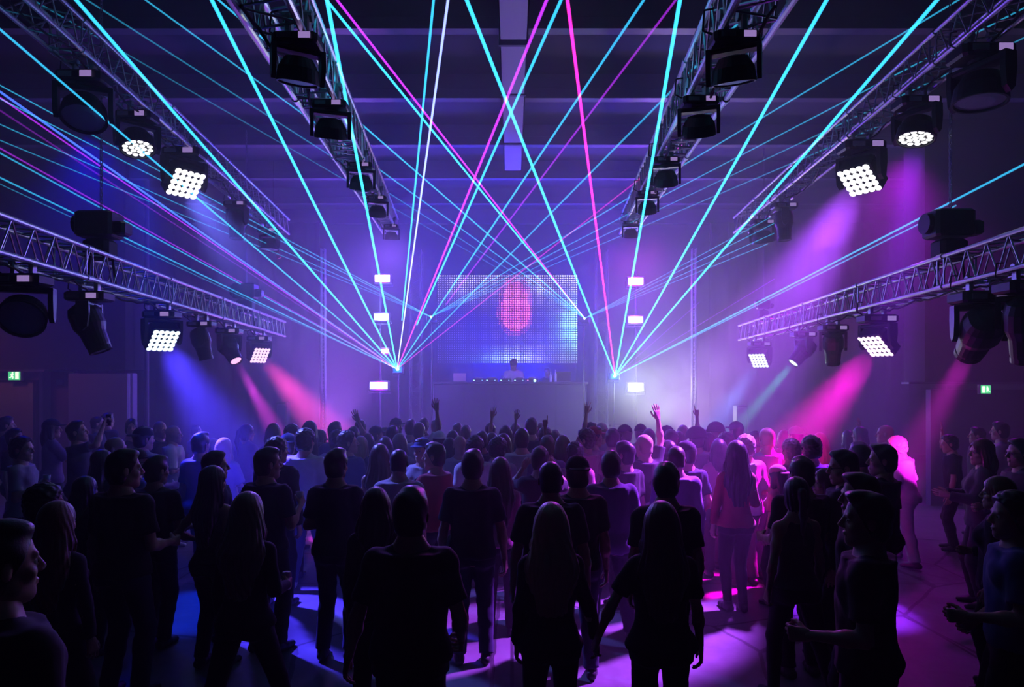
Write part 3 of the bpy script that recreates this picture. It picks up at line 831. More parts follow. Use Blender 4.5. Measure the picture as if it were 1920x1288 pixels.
# right
YRr = 13.0
zr = zat(716, YRr)
struct('wall_side_right', MB().box((xat(1745, YRr), YRr, 0), (XR, YRr + .15, zr - .15)), mat('violet_dark_wall', (.12, .09, .16), .8), 'low dark wall behind the people on the right')
struct('trim_21', MB().box((xat(1690, YRr), YRr - .25, zr - .04), (XR, YRr, zr)), M_BEAM, 'thin ledge running along the dark right wall')
struct('trim_22', MB().box((xat(1865, YRr), YRr - .05, zat(742, YRr)), (XR, YRr, zat(740, YRr))), M_BEAM, 'thin rail under the right exit sign')
struct('wall_upper_right', MB().box((xat(1740, YRr), YRr + .1, zr), (XR, YRr + .8, ZC)), M_DRAPE, 'dark wall above the low right wall')
# soft hanging drapes at both sides
def drape(xa, xb, y, label):
    m = MB(); n = 60; V = []; Fq = []
    for i in range(n + 1):
        t = i / n; x = xa + (xb - xa) * t; yy = y + .09 * math.sin(t * 55) + .03 * math.sin(t * 131)
        V += [(x, yy, .03), (x + .01, yy, 6.9), (x, yy + .03, .03), (x + .01, yy + .03, 6.9)]
    for i in range(n):
        a = 4 * i
        Fq += [(a, a + 4, a + 5, a + 1), (a + 2, a + 3, a + 7, a + 6), (a + 1, a + 5, a + 7, a + 3), (a, a + 2, a + 6, a + 4)]
    o = m.add(V, Fq).build('stage_curtain', M_DRAPE, smooth=True)
    tag(o, label, 'curtain', 'curtains at the back'); return o
drape(xat(270, 19.5), xat(600, 19.5), 19.5, 'black curtain behind the left side of the crowd')
drape(xat(1330, 19.5), xat(1700, 19.5), 19.5, 'black curtain behind the right side of the crowd')

M_GRN = mat('exit_green', (.05, .6, .25), .4, emit=(.10, .75, .28), strength=1.1)
M_WSG = mat('exit_white', (.9, 1, .8), .4, emit=(.9, 1, .75), strength=1.6)
def exit_sign(px, py, d, w, h, label, flip=1):
    p = P(px, py, d); k = d / F
    root = empty('exit_sign', p); tag(root, label, 'exit sign')
    W, Hh = w * k / 2, h * k / 2
    MB().box((p.x - W - .02, p.y, p.z - Hh - .02), (p.x + W + .02, p.y + .08, p.z + Hh + .02), bev=.01).build('housing', M_GREYP, root)
    MB().box((p.x - W, p.y - .012, p.z - Hh), (p.x + W, p.y, p.z + Hh)).build('face', M_GRN, root)
    y0, y1 = p.y - .02, p.y - .012
    m = MB()          # running figure and doorway with an arrow
    X = lambda a: p.x + flip * a * W
    Z = lambda a: p.z + a * Hh
    def bar(ax, az, bx, bz, t):
        m.tube((X(ax), y0, Z(az)), (X(bx), y0, Z(bz)), t, n=6)
    m.tube((X(-.22), y0 - .004, Z(.62)), (X(-.22), y1, Z(.62)), Hh * .16, n=10)
    bar(-.25, .40, -.32, -.05, Hh * .14); bar(-.32, -.05, -.12, -.35, Hh * .10); bar(-.12, -.35, -.2, -.75, Hh * .09)
    bar(-.34, -.05, -.5, -.4, Hh * .10); bar(-.5, -.4, -.75, -.5, Hh * .09); bar(-.25, .35, -.02, .05, Hh * .08); bar(-.28, .35, -.55, .1, Hh * .08)
    m.box((min(X(.25), X(.8)), y0, Z(-.8)), (max(X(.25), X(.8)), y1, Z(.8)))
    m.build('pictogram', M_WSG, root)
exit_sign(27, 704, YL - .25, 22, 17, 'green lit exit sign above the beige door on the left')
exit_sign(1848, 730, YRr - .3, 18, 15, 'green lit exit sign on the dark right wall', -1)
# call point box on the left wall
o = MB().box((xl(86), YL + .34, zat(722, YL)), (xl(99), YL + .39, zat(711, YL)), bev=.01).build('wall_box', M_GREYP); tag(o, 'small square box on the plum wall beside the left door', 'wall box')
# hanging pennant
p = P(516, 466, 15.5)
root = empty('hanging_banner', p); tag(root, 'small red cloth hanging beyond the end of the upper left truss', 'banner')
MB().prism([(-.09, .16), (.0, .16), (.14, -.2), (.05, -.24)], -.02, .02, Matrix.Translation(p)).build('cloth', mat('red_cloth', (.6, .08, .12), .8), root)
MB().tube((p.x - .045, p.y, p.z + .15), (p.x - .045, p.y, ZC), .004, n=6).build('cord', M_RUBBER, root)
# speakers / flight case tower seen above the heads
for px, yt, dd, lb in ((527, 754, 15.6, 'upright dark loudspeaker behind the crowd on the left'), (1392, 760, 15.4, 'upright pale edged loudspeaker behind the crowd on the right')):
    x = xat(px, dd); zz = zat(yt, dd)
    root = empty('loudspeaker', (x, dd, 0)); tag(root, lb, 'loudspeaker')
    MB().box((x - .12, dd, 0), (x + .12, dd + .3, zz), bev=.02).build('cabinet', M_BLACK, root)
    MB().box((x - .10, dd - .012, .1), (x + .10, dd, zz - .05), bev=.005).build('grille', M_GREYP, root)

lamp('added_door_fill', 'POINT', (xl(40), YL - 1.6, 3.3), None, (1.0, .25, .45), 13 * LP, .1)  # added reddish fill to brighten the left door wall, no lamp hangs here
# ------------------------------------------------------------------ people: bodies grown from smooth distance fields
f32 = np.float32
class Field:
    def __init__(s, lo, hi, v):
        s.lo = np.array(lo, f32) - 2 * v; s.v = v
        s.n = np.ceil((np.array(hi) + 2 * v - s.lo) / v).astype(int) + 1
        s.ax = [s.lo[i] + v * np.arange(s.n[i], dtype=f32) for i in range(3)]
        s.F = np.full(s.n, 0.3, f32)
    def sl(s, lo, hi, pad):
        a = np.maximum(0, np.floor((np.array(lo) - pad - s.lo) / s.v).astype(int))
        b = np.minimum(s.n, np.ceil((np.array(hi) + pad - s.lo) / s.v).astype(int) + 1)
        if np.any(b <= a): return None
        S = tuple(slice(a[i], b[i]) for i in range(3))
        X, Y, Z = s.ax[0][S[0]][:, None, None], s.ax[1][S[1]][None, :, None], s.ax[2][S[2]][None, None, :]
        return S, X, Y, Z
    def mix(s, S, d, k, sub=False):
        A = s.F[S]
        if sub:
            d = -d; h = np.clip(.5 - .5 * (d - (-0) - A) / k * -1, 0, 1)
            h = np.clip(.5 + .5 * (d - A) / k, 0, 1)
            s.F[S] = A * (1 - h) + d * h + k * h * (1 - h)
        else:
            h = np.clip(.5 + .5 * (A - d) / k, 0, 1)
            s.F[S] = A * (1 - h) + d * h - k * h * (1 - h)
    def cap(s, a, b, ra, rb, k=.02, flat=False, sq=None, sub=False):
        """tapered capsule; sq = (axis vector, factor) flattens it along an axis"""
        a = np.array(a, float); b = np.array(b, float); R_ = max(ra, rb)
        q = s.sl(np.minimum(a, b) - R_, np.maximum(a, b) + R_, k + .02)
        if q is None: return s
        S, X, Y, Z = q
        ab = b - a; L2 = float(ab @ ab) + 1e-9
        px, py, pz = X - a[0], Y - a[1], Z - a[2]
        t0 = (px * ab[0] + py * ab[1] + pz * ab[2]) / L2
        t = np.clip(t0, 0, 1)
        dx, dy, dz = px - t * ab[0], py - t * ab[1], pz - t * ab[2]
        if sq is not None:
            n, f = sq; n = np.array(n, float); n = n / np.linalg.norm(n)
            c = dx * n[0] + dy * n[1] + dz * n[2]
            dx = dx + (f - 1) * c * n[0]; dy = dy + (f - 1) * c * n[1]; dz = dz + (f - 1) * c * n[2]
        d = np.sqrt(dx * dx + dy * dy + dz * dz) - (ra + (rb - ra) * t)
        if flat: d = np.maximum(d, (t0 - 1) * math.sqrt(L2))
        s.mix(S, d, k, sub); return s
    def ell(s, c, r, k=.02, sub=False, Rm=None):
        c = np.array(c, float); r = np.array(r, float); m = r.max() if Rm is not None else r
        q = s.sl(c - m, c + m, k + .02)
        if q is None: return s
        S, X, Y, Z = q
        x, y, z = X - c[0], Y - c[1], Z - c[2]
        if Rm is not None:
            x, y, z = (Rm[0][0]*x + Rm[0][1]*y + Rm[0][2]*z, Rm[1][0]*x + Rm[1][1]*y + Rm[1][2]*z, Rm[2][0]*x + Rm[2][1]*y + Rm[2][2]*z)
        k0 = np.sqrt((x / r[0])**2 + (y / r[1])**2 + (z / r[2])**2)
        k1 = np.sqrt((x / r[0]**2)**2 + (y / r[1]**2)**2 + (z / r[2]**2)**2) + 1e-6
        s.mix(S, k0 * (k0 - 1) / k1, k, sub); return s
    def loft(s, secs, off, k=.02, grow=0.0):
        """upright body of elliptical sections (z, half width, half depth, y)"""
        zs = [q[0] for q in secs]
        A = max(q[1] for q in secs) + grow
        q = s.sl((-A - .3, -A - .25, zs[0]), (A + .3, A + .3, zs[-1]), k + .03)
        if q is None: return s
        S, X, Y, Z = q
        z = np.clip(Z, zs[0], zs[-1])
        a = np.interp(z, zs, [q[1] for q in secs]) + grow; b = np.interp(z, zs, [q[2] for q in secs]) + grow
        y0 = np.interp(z, zs, [q[3] for q in secs])
        ox, oy = off(z)
        x = X - ox; y = Y - oy - y0
        rr = np.sqrt((x / a)**2 + (y / b)**2)
        d = (rr - 1) * np.minimum(a, b) * (.6 + .4 * np.clip(rr, 0, 1))
        d = np.maximum(d, np.maximum(zs[0] - Z, Z - zs[-1]))
        s.mix(S, d.astype(f32), k); return s
    def plane(s, n, c):
        """keep where n.p < c"""
        n = np.array(n, float); L_ = np.linalg.norm(n)
        X, Y, Z = s.ax[0][:, None, None], s.ax[1][None, :, None], s.ax[2][None, None, :]
        s.F = np.maximum(s.F, ((X * n[0] + Y * n[1] + Z * n[2] - c) / L_).astype(f32)); return s
    def wrinkle(s, amp, fr, seed=0, zf=1.0):
        X, Y, Z = s.ax[0][:, None, None], s.ax[1][None, :, None], s.ax[2][None, None, :]
        a = seed * 1.7
        w = np.sin(fr * (X + .6 * Y) + a + 2.2 * np.sin(fr * .45 * Z * zf + a)) * np.sin(fr * .55 * zf * Z + 1.3 * np.sin(fr * .5 * X + a) + a)
        s.F = s.F + (amp * w).astype(f32); return s
    def mesh(s):
        F_ = s.F; v = s.v
        I = F_ < 0
        cn = [I[a:F_.shape[0]-1+a, b:F_.shape[1]-1+b, c:F_.shape[2]-1+c] for a in (0, 1) for b in (0, 1) for c in (0, 1)]
        sm = sum(q.astype(np.int8) for q in cn)
        act = (sm > 0) & (sm < 8)
        idx = np.argwhere(act)
        if len(idx) == 0: return np.zeros((0, 3)), []
        ids = np.full(act.shape, -1, np.int64); ids[act] = np.arange(len(idx))
        i, j, k = idx.T
        acc = np.zeros((len(idx), 3)); cnt = np.zeros(len(idx))
        C8 = [(a, b, c) for a in (0, 1) for b in (0, 1) for c in (0, 1)]
        vals = {q: F_[i + q[0], j + q[1], k + q[2]] for q in C8}
        for q in C8:
            for ax in range(3):
                if q[ax] == 0:
                    r = list(q); r[ax] = 1; r = tuple(r)
                    f0, f1 = vals[q], vals[r]
                    m = (f0 < 0) != (f1 < 0)
                    t = np.where(m, f0 / np.where(m, f0 - f1, 1), 0)
                    for e in range(3):
                        acc[:, e] += np.where(m, q[e] + (t if e == ax else 0), 0)
                    cnt += m
        V = (idx + acc / cnt[:, None]) * v + s.lo
        Q = []
        for ax in range(3):
            sh = [slice(None)] * 3; sh2 = [slice(None)] * 3
            sh[ax] = slice(0, -1); sh2[ax] = slice(1, None)
            A = I[tuple(sh)]; B = I[tuple(sh2)]
            e = np.argwhere(A != B)
            o1, o2 = [(1, 2), (2, 0), (0, 1)][ax]
            e = e[(e[:, o1] > 0) & (e[:, o2] > 0) & (e[:, o1] < ids.shape[o1]) & (e[:, o2] < ids.shape[o2]) & (e[:, ax] < ids.shape[ax])]
            ins = A[tuple(e.T)]
            def g(d1, d2):
                t = e.copy(); t[:, o1] -= d1; t[:, o2] -= d2
                return ids[tuple(t.T)]
            q = np.stack([g(1, 1), g(0, 1), g(0, 0), g(1, 0)], 1)
            q[~ins] = q[~ins][:, ::-1]
            q = q[(q >= 0).all(1)]
            Q.append(q)
        return V, np.concatenate(Q)

def mesh_from(parts, name):
    Vs = []; Qs = []; n = 0
    for V, Q in parts:
        if len(V) == 0: continue
        Vs.append(V); Qs.append(np.asarray(Q) + n); n += len(V)
    V = np.concatenate(Vs); Q = np.concatenate(Qs)
    me = bpy.data.meshes.new(name)
    me.vertices.add(len(V)); me.vertices.foreach_set('co', V.astype(f32).ravel())
    me.loops.add(len(Q) * 4); me.loops.foreach_set('vertex_index', Q.astype(np.int32).ravel())
    me.polygons.add(len(Q)); me.polygons.foreach_set('loop_start', np.arange(0, len(Q) * 4, 4, dtype=np.int32))
    me.polygons.foreach_set('use_smooth', np.ones(len(Q), bool))
    me.update(calc_edges=True); me.validate()
    return me

TORSO = {
 'm': [(.84, .165, .105, -.005), (.94, .172, .115, -.008), (1.05, .152, .104, .004), (1.16, .154, .104, .006), (1.27, .170, .114, .006), (1.36, .170, .110, .0), (1.42, .135, .090, -.008), (1.465, .078, .066, -.014), (1.52, .052, .052, -.012)],
 'f': [(.84, .168, .108, -.008), (.93, .178, .118, -.012), (1.04, .140, .096, .002), (1.12, .124, .088, .006), (1.22, .140, .100, .010), (1.30, .150, .110, .014), (1.37, .142, .096, .004), (1.42, .112, .078, -.008), (1.465, .066, .056, -.014), (1.52, .046, .046, -.012)]}
def unit(v):
    v = np.array(v, float); return v / np.linalg.norm(v)
# upper arm, forearm, palm normal, for the right side (+x is outward)
ARMS = {
 'down': ((.17, -.03, -1), (.07, .20, -1), (-1, .1, 0), 'relax'),
 'down2': ((.24, .02, -1), (.10, .10, -1), (-1, .3, 0), 'relax'),
 'bent': ((.22, -.02, -1), (-.10, 1, -.12), (-1, 0, 0), 'grip'),
 'cup': ((.22, .05, -1), (-.15, .85, .55), (-1, 0, 0), 'grip'),
 'low': ((.26, -.10, -1), (.02, .75, -.70), (-1, 0, 0), 'grip'),
 'cross': ((.30, .12, -1), (-.92, .40, .10), (0, -1, 0), 'relax'),
 'hip': ((.62, -.30, -.9), (-.55, .62, -.35), (0, -.2, -1), 'relax'),
 'pocket': ((.34, -.14, -1), (-.10, .45, -1), (-1, 0, 0), 'relax'),
 'up': ((.38, .22, 1), (-.12, .05, 1), (0, 1, 0), 'open'),
 'upout': ((.75, .2, .75), (.25, .1, 1), (0, 1, 0), 'open'),
 'upbent': ((.80, .35, .45), (-.45, .05, 1), (0, 1, 0), 'open'),
 'point': ((.40, .35, 1), (-.02, .05, 1), (0, 1, 0), 'point'),
 'face': ((.40, .85, -.25), (-.50, -.05, .85), (-.3, -1, 0), 'grip'),
 'clap': ((.16, .40, -1), (-.42, 1, .15), (-1, 0, 0), 'flat'),
 'reach': ((.25, .55, -.8), (-.05, 1, -.05), (-1, 0, 0), 'flat'),
 'hold': ((.34, .06, -1), (.24, .22, -1), (-1, .2, 0), 'relax'),
 'side': ((.62, -.02, -1), (.35, .25, -1), (-1, .2, 0), 'relax'),
 'phone': ((.30, .75, .20), (-.35, .25, 1), (0, 1, 0), 'grip'),
}
LEGS = {  # ankle positions (x, y, lift) right then left
 'stand': ((.115, .02, 0), (-.115, .0, 0)),
 'narrow': ((.075, .0, 0), (-.075, .03, 0)),
 'wide': ((.20, .06, 0), (-.20, -.04, 0)),
 'stepr': ((.13, .28, 0), (-.10, -.14, .02)),
 'stepl': ((.10, -.16, .02), (-.14, .26, 0)),
 'stride': ((.24, .22, 0), (-.26, -.20, .01)),
 'lean': ((.30, -.05, 0), (-.12, .12, 0)),
}
CURL = {'relax': (18, 22, 14, 1.0), 'grip': (52, 60, 35, .9), 'open': (4, 6, 4, 3.2), 'flat': (8, 8, 6, .8), 'point': (78, 85, 50, .8), 'fist': (80, 92, 60, .7)}

def hand_mesh(wrist, fdir, nrm, right, pose, v, sc=1.0):
    f = unit(fdir); n = np.array(nrm, float); n = unit(n - f * (n @ f)); th = np.cross(f, n) * (1 if right else -1)
    M = np.stack([f, th, n], 1)            # local x fingers, y thumb side, z palm side
    c1, c2, c3, spread = CURL[pose]
    fld = Field((-.05, -.075, -.035), (.20, .085, .11), v)
    k = .007
    fld.cap((-.045, 0, -.002), (.012, 0, 0), .025, .024, .012, sq=((0, 0, 1), 1.35))
    for y0, y1 in ((.022, .030), (.007, .010), (-.010, -.010), (-.024, -.029)):
        fld.cap((.008, y0 * .7, 0), (.086, y1, .0), .0165, .0125, .014, sq=((0, 0, 1), 1.15))
    for i, (y, L1, L2, L3, r) in enumerate(((.031, .040, .025, .020, .0086), (.011, .045, .029, .021, .0088), (-.010, .041, .027, .020, .0084), (-.029, .032, .020, .018, .0074))):
        a = math.radians((2.5 - i - 1) * 3.2 * spread * .9)
        cu = [c1, c2, c3]
        if pose == 'point' and i == 0: cu = [4, 4, 3]
        if pose == 'relax': cu = [c * (1 + .22 * i) for c in cu]
        p = np.array([.086 - .004 * abs(i - 1), y, .0]); ang = 0
        for L_, cc, rr in ((L1, cu[0], 1.0), (L2, cu[1], .92), (L3, cu[2], .82)):
            ang += math.radians(cc)
            d = np.array([math.cos(ang) * math.cos(a), math.cos(ang) * math.sin(a), math.sin(ang)])
            q = p + d * L_
            fld.cap(p, q, r * rr, r * rr * .93, k); p = q
    # thumb leaves the side of the palm near its base
    tc = {'open': (.9, .15), 'flat': (.55, .1), 'relax': (.5, .35), 'grip': (.35, .75), 'point': (.2, .8), 'fist': (.1, .8)}[pose]
    p0 = np.array([.018, .020, .006]); p1 = p0 + unit([.75, .45 + tc[0] * .5, tc[1]]) * .042
    p2 = p1 + unit([.9, .15 + tc[0] * .35, tc[1] * 1.1]) * .032; p3 = p2 + unit([1, tc[0] * .15, tc[1] * .7]) * .026
    fld.cap(p0, p1, .0155, .0115, .012); fld.cap(p1, p2, .0112, .0100, .006); fld.cap(p2, p3, .0100, .0082, .006)
    V, Q = fld.mesh()
    return (V * sc) @ M.T + np.array(wrist), Q, M

def head_mesh(sex, v):
    f = Field((-.10, -.14, -.24), (.10, .14, .14), v)
    w = 1.0 if sex == 'm' else .94
    f.ell((0, -.014, .035), (.077 * w, .097, .088), .02)
    f.ell((0, .030, -.040), (.058 * w, .060, .074), .035)
    f.cap((-.040 * w, .015, -.078), (0, .060, -.100), .022, .022, .03); f.cap((.040 * w, .015, -.078), (0, .060, -.100), .022, .022, .03)
    f.cap((-.036, .074, .022), (.036, .074, .022), .013, .013, .014)
    for s_ in (-1, 1):
        f.ell((s_ * .033, .096, -.001), (.017, .018, .012), .012, sub=True)
        f.ell((s_ * .040, .058, -.032), (.022, .020, .018), .02)
        f.ell((s_ * .079 * w, -.012, -.008), (.009, .020, .031), .006, Rm=((1, s_ * .35, 0), (-s_ * .35, 1, 0), (0, 0, 1)))
        f.ell((s_ * .010, .098, -.034), (.009, .010, .007), .006)
        f.ell((s_ * .033, .0805, -.0075), (.013, .007, .0035), .003)
    f.cap((0, .088, .014), (0, .109, -.026), .007, .0115, .010)
    f.ell((0, .088, -.062), (.022, .011, .0055), .005); f.ell((0, .086, -.072), (.019, .011, .006), .005)
    nk = .055 if sex == 'm' else .045
    f.cap((0, -.022, -.06), (0, -.042, -.21), nk, nk * 1.04, .03)
    f.ell((0, -.05, -.05), (.05, .05, .06), .03)
    return f.mesh()

def hair_mesh(style, sex, v, seed=0):
    w = 1.0 if sex == 'm' else .95
    lo = {'long': -.52, 'wavy': -.50, 'bob': -.26, 'pony': -.40, 'mid': -.32}.get(style, -.14)
    big = .15 if style in ('curly', 'afro') else .13
    f = Field((-big - .02, -.22, lo - .03), (big + .02, .14, .17), v)
    g = {'buzz': .004, 'short': .011, 'quiff': .012, 'curly': .022, 'afro': .035}.get(style, .014)
    f.ell((0, -.016, .036), (.077 * w + g, .097 + g, .088 + g), .01)
    if style not in ('long', 'wavy', 'bob', 'pony', 'mid'): f.ell((0, -.040, -.035), (.068 * w + g, .064 + g, .078), .02)
    if style == 'quiff': f.ell((0, .045, .112), (.052, .045, .026), .03)
    if style == 'short': f.ell((.01, .02, .105), (.055, .06, .03), .03)
    n = (.877, -.48)
    if style in ('long', 'wavy', 'bob', 'pony', 'mid'):
        f.ell((0, -.030, -.045), (.088, .072, .09), .03)
        if style == 'pony':
            f.ell((0, -.125, .045), (.022, .022, .022), .015); f.cap((0, -.135, .03), (0, -.155, -.12), .026, .030, .02); f.cap((0, -.155, -.12), (0.01, -.14, -.33), .030, .008, .02)
        else:
            e = lo + .06
            wd = {'long': .132, 'wavy': .145, 'bob': .095, 'mid': .118}[style]
            f.cap((0, -.048, -.02), (0, -.085, e * .55), .100, wd, .04, sq=((0, 1, 0), 1.7))
            f.cap((0, -.085, e * .55), (0.0, -.100, e), wd, wd * .62, .05, sq=((0, 1, 0), 2.1))
            for s_ in (-1, 1):
                f.cap((s_ * .062, -.005, .03), (s_ * .085, -.005, -.12), .030, .032, .03)
                if style != 'bob': f.cap((s_ * .085, -.005, -.12), (s_ * .105, -.03 + .03 * (s_ > 0), e * .8), .032, .014, .03)
        X, Y, Z = f.ax[0][:, None, None], f.ax[1][None, :, None], f.ax[2][None, None, :]
        th = np.arctan2(X, -(Y - .02)); amp = np.clip((.10 - Z) / .3, .15, 1) * .0042
        f.F = f.F + (amp * np.sin(th * 23 + seed + 3 * np.sin(Z * 14 + seed) * (1.6 if style == 'wavy' else .6)) + .5 * amp * np.sin(th * 51 + Z * 9)).astype(f32)
        # open the face
        f.F = np.maximum(f.F, -(np.sqrt((X / .062)**2 + ((Y - .115) / .085)**2 + ((Z + .045) / .125)**2) - 1).astype(f32) * .06)
    else:
        X, Y, Z = f.ax[0][:, None, None], f.ax[1][None, :, None], f.ax[2][None, None, :]
        if style in ('curly', 'afro'):
            f.F = f.F + (.0065 * np.sin(95 * X + 2 * np.sin(70 * Z)) * np.sin(88 * Z + seed) * np.sin(90 * Y + 1)).astype(f32)
        elif style != 'buzz':
            f.F = f.F + (.0035 * np.sin(55 * X + 20 * Y + seed) * np.sin(40 * Z + 30 * Y)).astype(f32)
        f.plane((0, .877, -.48), .022 if style != 'buzz' else .012)
        low = -.104 if style != 'buzz' else -.080
        f.plane((0, -.25, -1), -low + .012)
        # clear the ears
        f.F = np.maximum(f.F, -(np.sqrt(((np.abs(X) - .085) / .022)**2 + ((Y + .008) / .022)**2 + ((Z + .012) / .032)**2) - 1).astype(f32) * .02)
    return f.mesh()

def cap_mesh(kind, v):
    f = Field((-.14, -.20, -.02), (.14, .22, .17), v)
    if kind == 'bucket':
        f.ell((0, -.012, .05), (.094, .112, .086), .01); f.plane((0, 0, 1), .118)
        f.cap((0, -.012, .045), (0, -.012, .040), .135, .142, .02); f.plane((0, 0, -1), -.028)
    else:
        s_ = -1 if kind == 'back' else 1
        f.ell((0, -.012, .045), (.091, .110, .100), .01)
        f.F = np.maximum(f.F, (.040 - f.ax[2])[None, None, :])
        g = Field((-.14, -.20, -.02), (.14, .22, .17), v)
        g.ell((0, s_ * .085 - .01, .050), (.080, .095, .012), .01)
        f.F = np.minimum(f.F, g.F)
        f.ell((0, -.012, .146), (.010, .010, .006), .006)
    return f.mesh()

CACHE = {}
def rotz(v, a):
    c, s_ = math.cos(a), math.sin(a); return np.array([v[0] * c - v[1] * s_, v[0] * s_ + v[1] * c, v[2]])

def person_meshes(sex, arms, legs, head, hair, top, bottom, leanv, hd, build=1.0, seed=0):
    """all part meshes of a 1.78 m person facing +y; returns {part: mesh}, {anchor: position}"""
    key = (sex, arms, legs, head, hair, top, bottom, leanv, hd, build, seed)
    if key in CACHE: return CACHE[key]
    vb = {2: .0135, 1: .0165, 0: .021}[hd]; vh = {2: .0052, 1: .0068, 0: .0088}[hd]; vhd = {2: .0046, 1: .0056, 0: .0068}[hd]
    lx, ly = leanv
    def off(z):
        t = np.clip(z - .95, 0, 1); return lx * t, ly * t + (.03 * np.sin(np.clip(t, 0, .6) * 5) * abs(ly))
    def O(p): ox, oy = off(np.float64(p[2])); return np.array([p[0] + ox, p[1] + oy, p[2] - .35 * (lx * lx + ly * ly) * max(0, p[2] - .95)])
    T = [(z, a * build, b * build, y) for z, a, b, y in TORSO[sex]]
    sw = (.170 if sex == 'm' else .146) * (.5 + .5 * build); ua, fa = (.295, .255) if sex == 'm' else (.275, .238)
    rU, rE, rW = (.044, .037, .0255) if sex == 'm' else (.036, .031, .022)
    J = {}
    for s_, an, nm in ((1, arms[0], 'r'), (-1, arms[1], 'l')):
        U, Fo, pn, hp = ARMS[an]
        sh = O((s_ * sw, -.005, 1.402 + (.03 if U[2] > 0 else 0)))
        U = unit((U[0] * s_, U[1], U[2])); Fo = unit((Fo[0] * s_, Fo[1], Fo[2]))
        el = sh + U * ua; wr = el + Fo * fa
        J[nm] = (sh, el, wr, U, Fo, (pn[0] * s_, pn[1], pn[2]), hp, s_ > 0)
    Lg = {}
    hipw = .088
    for s_, (ax_, ay_, lz) in ((1, LEGS[legs][0]), (-1, LEGS[legs][1])):
        hip = np.array([s_ * hipw, 0, .91]); an = np.array([ax_, ay_, .085 + lz])
        D = an - hip; Dl = np.linalg.norm(D); l1, l2 = .43, .42
        Dl2 = min(Dl, l1 + l2 - .002)
        drop = 0
        a_ = (l1 * l1 - l2 * l2 + Dl2 * Dl2) / (2 * Dl2); h_ = math.sqrt(max(0, l1 * l1 - a_ * a_))
        fw = np.array([0, 1, 0]) - unit(D) * unit(D)[1]
        kn = hip + unit(D) * a_ * (Dl / Dl2) + unit(fw) * h_
        Lg[s_] = (hip, kn, an)
    xs = [p[0] for q in J.values() for p in q[:3]]; ys = [p[1] for q in J.values() for p in q[:3]]; zs = [p[2] for q in J.values() for p in q[:3]]
    xs += [q[2][0] for q in Lg.values()]; ys += [q[2][1] for q in Lg.values()]
    hc = O((0, .005, 1.640)); xs.append(hc[0]); ys.append(hc[1])
    lo = (min(xs + [-.26]) - .08, min(ys + [-.17]) - .08, -.02); hi = (max(xs + [.26]) + .08, max(ys + [.17]) + .1, max(zs + [1.62]) + .06)
    parts = {}
    # ---- body
    f = Field((lo[0], lo[1], .03), hi, vb)
    f.loft(T, off, .02)
    f.cap(O((0, -.012, 1.44)), O((0, -.012, 1.60)), .064 if sex == 'm' else .052, .055 if sex == 'm' else .045, .05)
    for s_ in (1, -1):
        hip, kn, an = Lg[s_]
        q = .003 if sex == 'f' else 0
        f.cap(hip, kn, .088 + q, .056, .03); f.cap(kn, an, .054, .036, .02)
        f.ell(kn * .66 + an * .34 + np.array([0, -.018, 0]), (.047, .050, .105), .03)
        f.ell((s_ * .078, -.055, .905), (.085, .078, .088), .03)
        if sex == 'f': f.ell(O((s_ * .068, .095, 1.285)), (.058, .045, .055), .03)
        else: f.ell(O((s_ * .085, .07, 1.335)), (.085, .04, .06), .04)
    for nm in 'rl':
        sh, el, wr, U, Fo, pn, hp, rt = J[nm]
        f.ell(sh + U * .015, (.055, .054, .058) if sex == 'm' else (.044, .044, .048), .035)
        f.cap(O((.03 if rt else -.03, -.018, 1.50)), sh * .8 + O((0, -.01, 1.45)) * .2, .030, .034, .04)
        f.cap(sh, el, rU, rE, .035); f.ell(sh * .5 + el * .5, (rU, rU, rU * 1.1), .03)
        f.cap(el, wr, rE * 1.06, rW, .02); f.ell(el * .7 + wr * .3, (rE * 1.12,) * 3, .03)
    bparts = [f.mesh()]
    anchors = {}
    for nm in 'rl':
        sh, el, wr, U, Fo, pn, hp, rt = J[nm]
        V, Q, M = hand_mesh(wr, Fo, pn, rt, hp, vhd, 1.0 if sex == 'm' else .92)
        bparts.append((V, Q)); anchors['hand_' + nm] = (wr, M, wr + M @ np.array([.085, .012, .030]))
    # head in its own frame
    hy, hpz, hr = head
    Rh = np.array(Matrix.Rotation(R(hy), 3, 'Z') @ Matrix.Rotation(R(hpz), 3, 'X') @ Matrix.Rotation(R(hr), 3, 'Y'))
    pivot = hc + np.array([0, -.03, -.10])
    def tohead(V): return (V + np.array([0, .03, .10])) @ Rh.T * 1.07 + pivot
    kh = ('head', sex, vh)
    if kh not in CACHE: CACHE[kh] = head_mesh(sex, vh)
    V, Q = CACHE[kh]; bparts.append((tohead(V), Q))
    parts['body'] = mesh_from(bparts, 'body')
    anchors['head'] = (Rh, pivot)
    # ---- eyes
    if hd >= 1 or abs(hy) > 30:
        for s_ in (-1, 1):
            m = MB()
            for rr, y, mi in ((.0122, .0750, 0), (.0066, .0822, 1)):
                m2 = Matrix.Translation((s_ * .033, y, -.001)) @ Matrix.Rotation(R(-90), 4, 'X')
                m.lathe([(.001, -rr * .6), (rr * .8, -rr * .4), (rr, 0), (rr * .8, rr * .5), (.001, rr * .75)], m2, 8, mi=mi)
            me = bpy.data.meshes.new('eye'); Vv = tohead(np.concatenate(m.v)); me.from_pydata(Vv.tolist(), [], m.f)
            me.polygons.foreach_set('material_index', m.mi); me.update(); parts['eye' if s_ < 0 else 'eye_'] = me
    # ---- hair / hat
    hs, hat = hair
    if hs != 'bald':
        kk = ('hair', hs, sex, vh, seed % 3)
        if kk not in CACHE: CACHE[kk] = hair_mesh(hs, sex, vh, seed % 3)
        V, Q = CACHE[kk]; parts['hair'] = mesh_from([(tohead(V), Q)], 'hair')
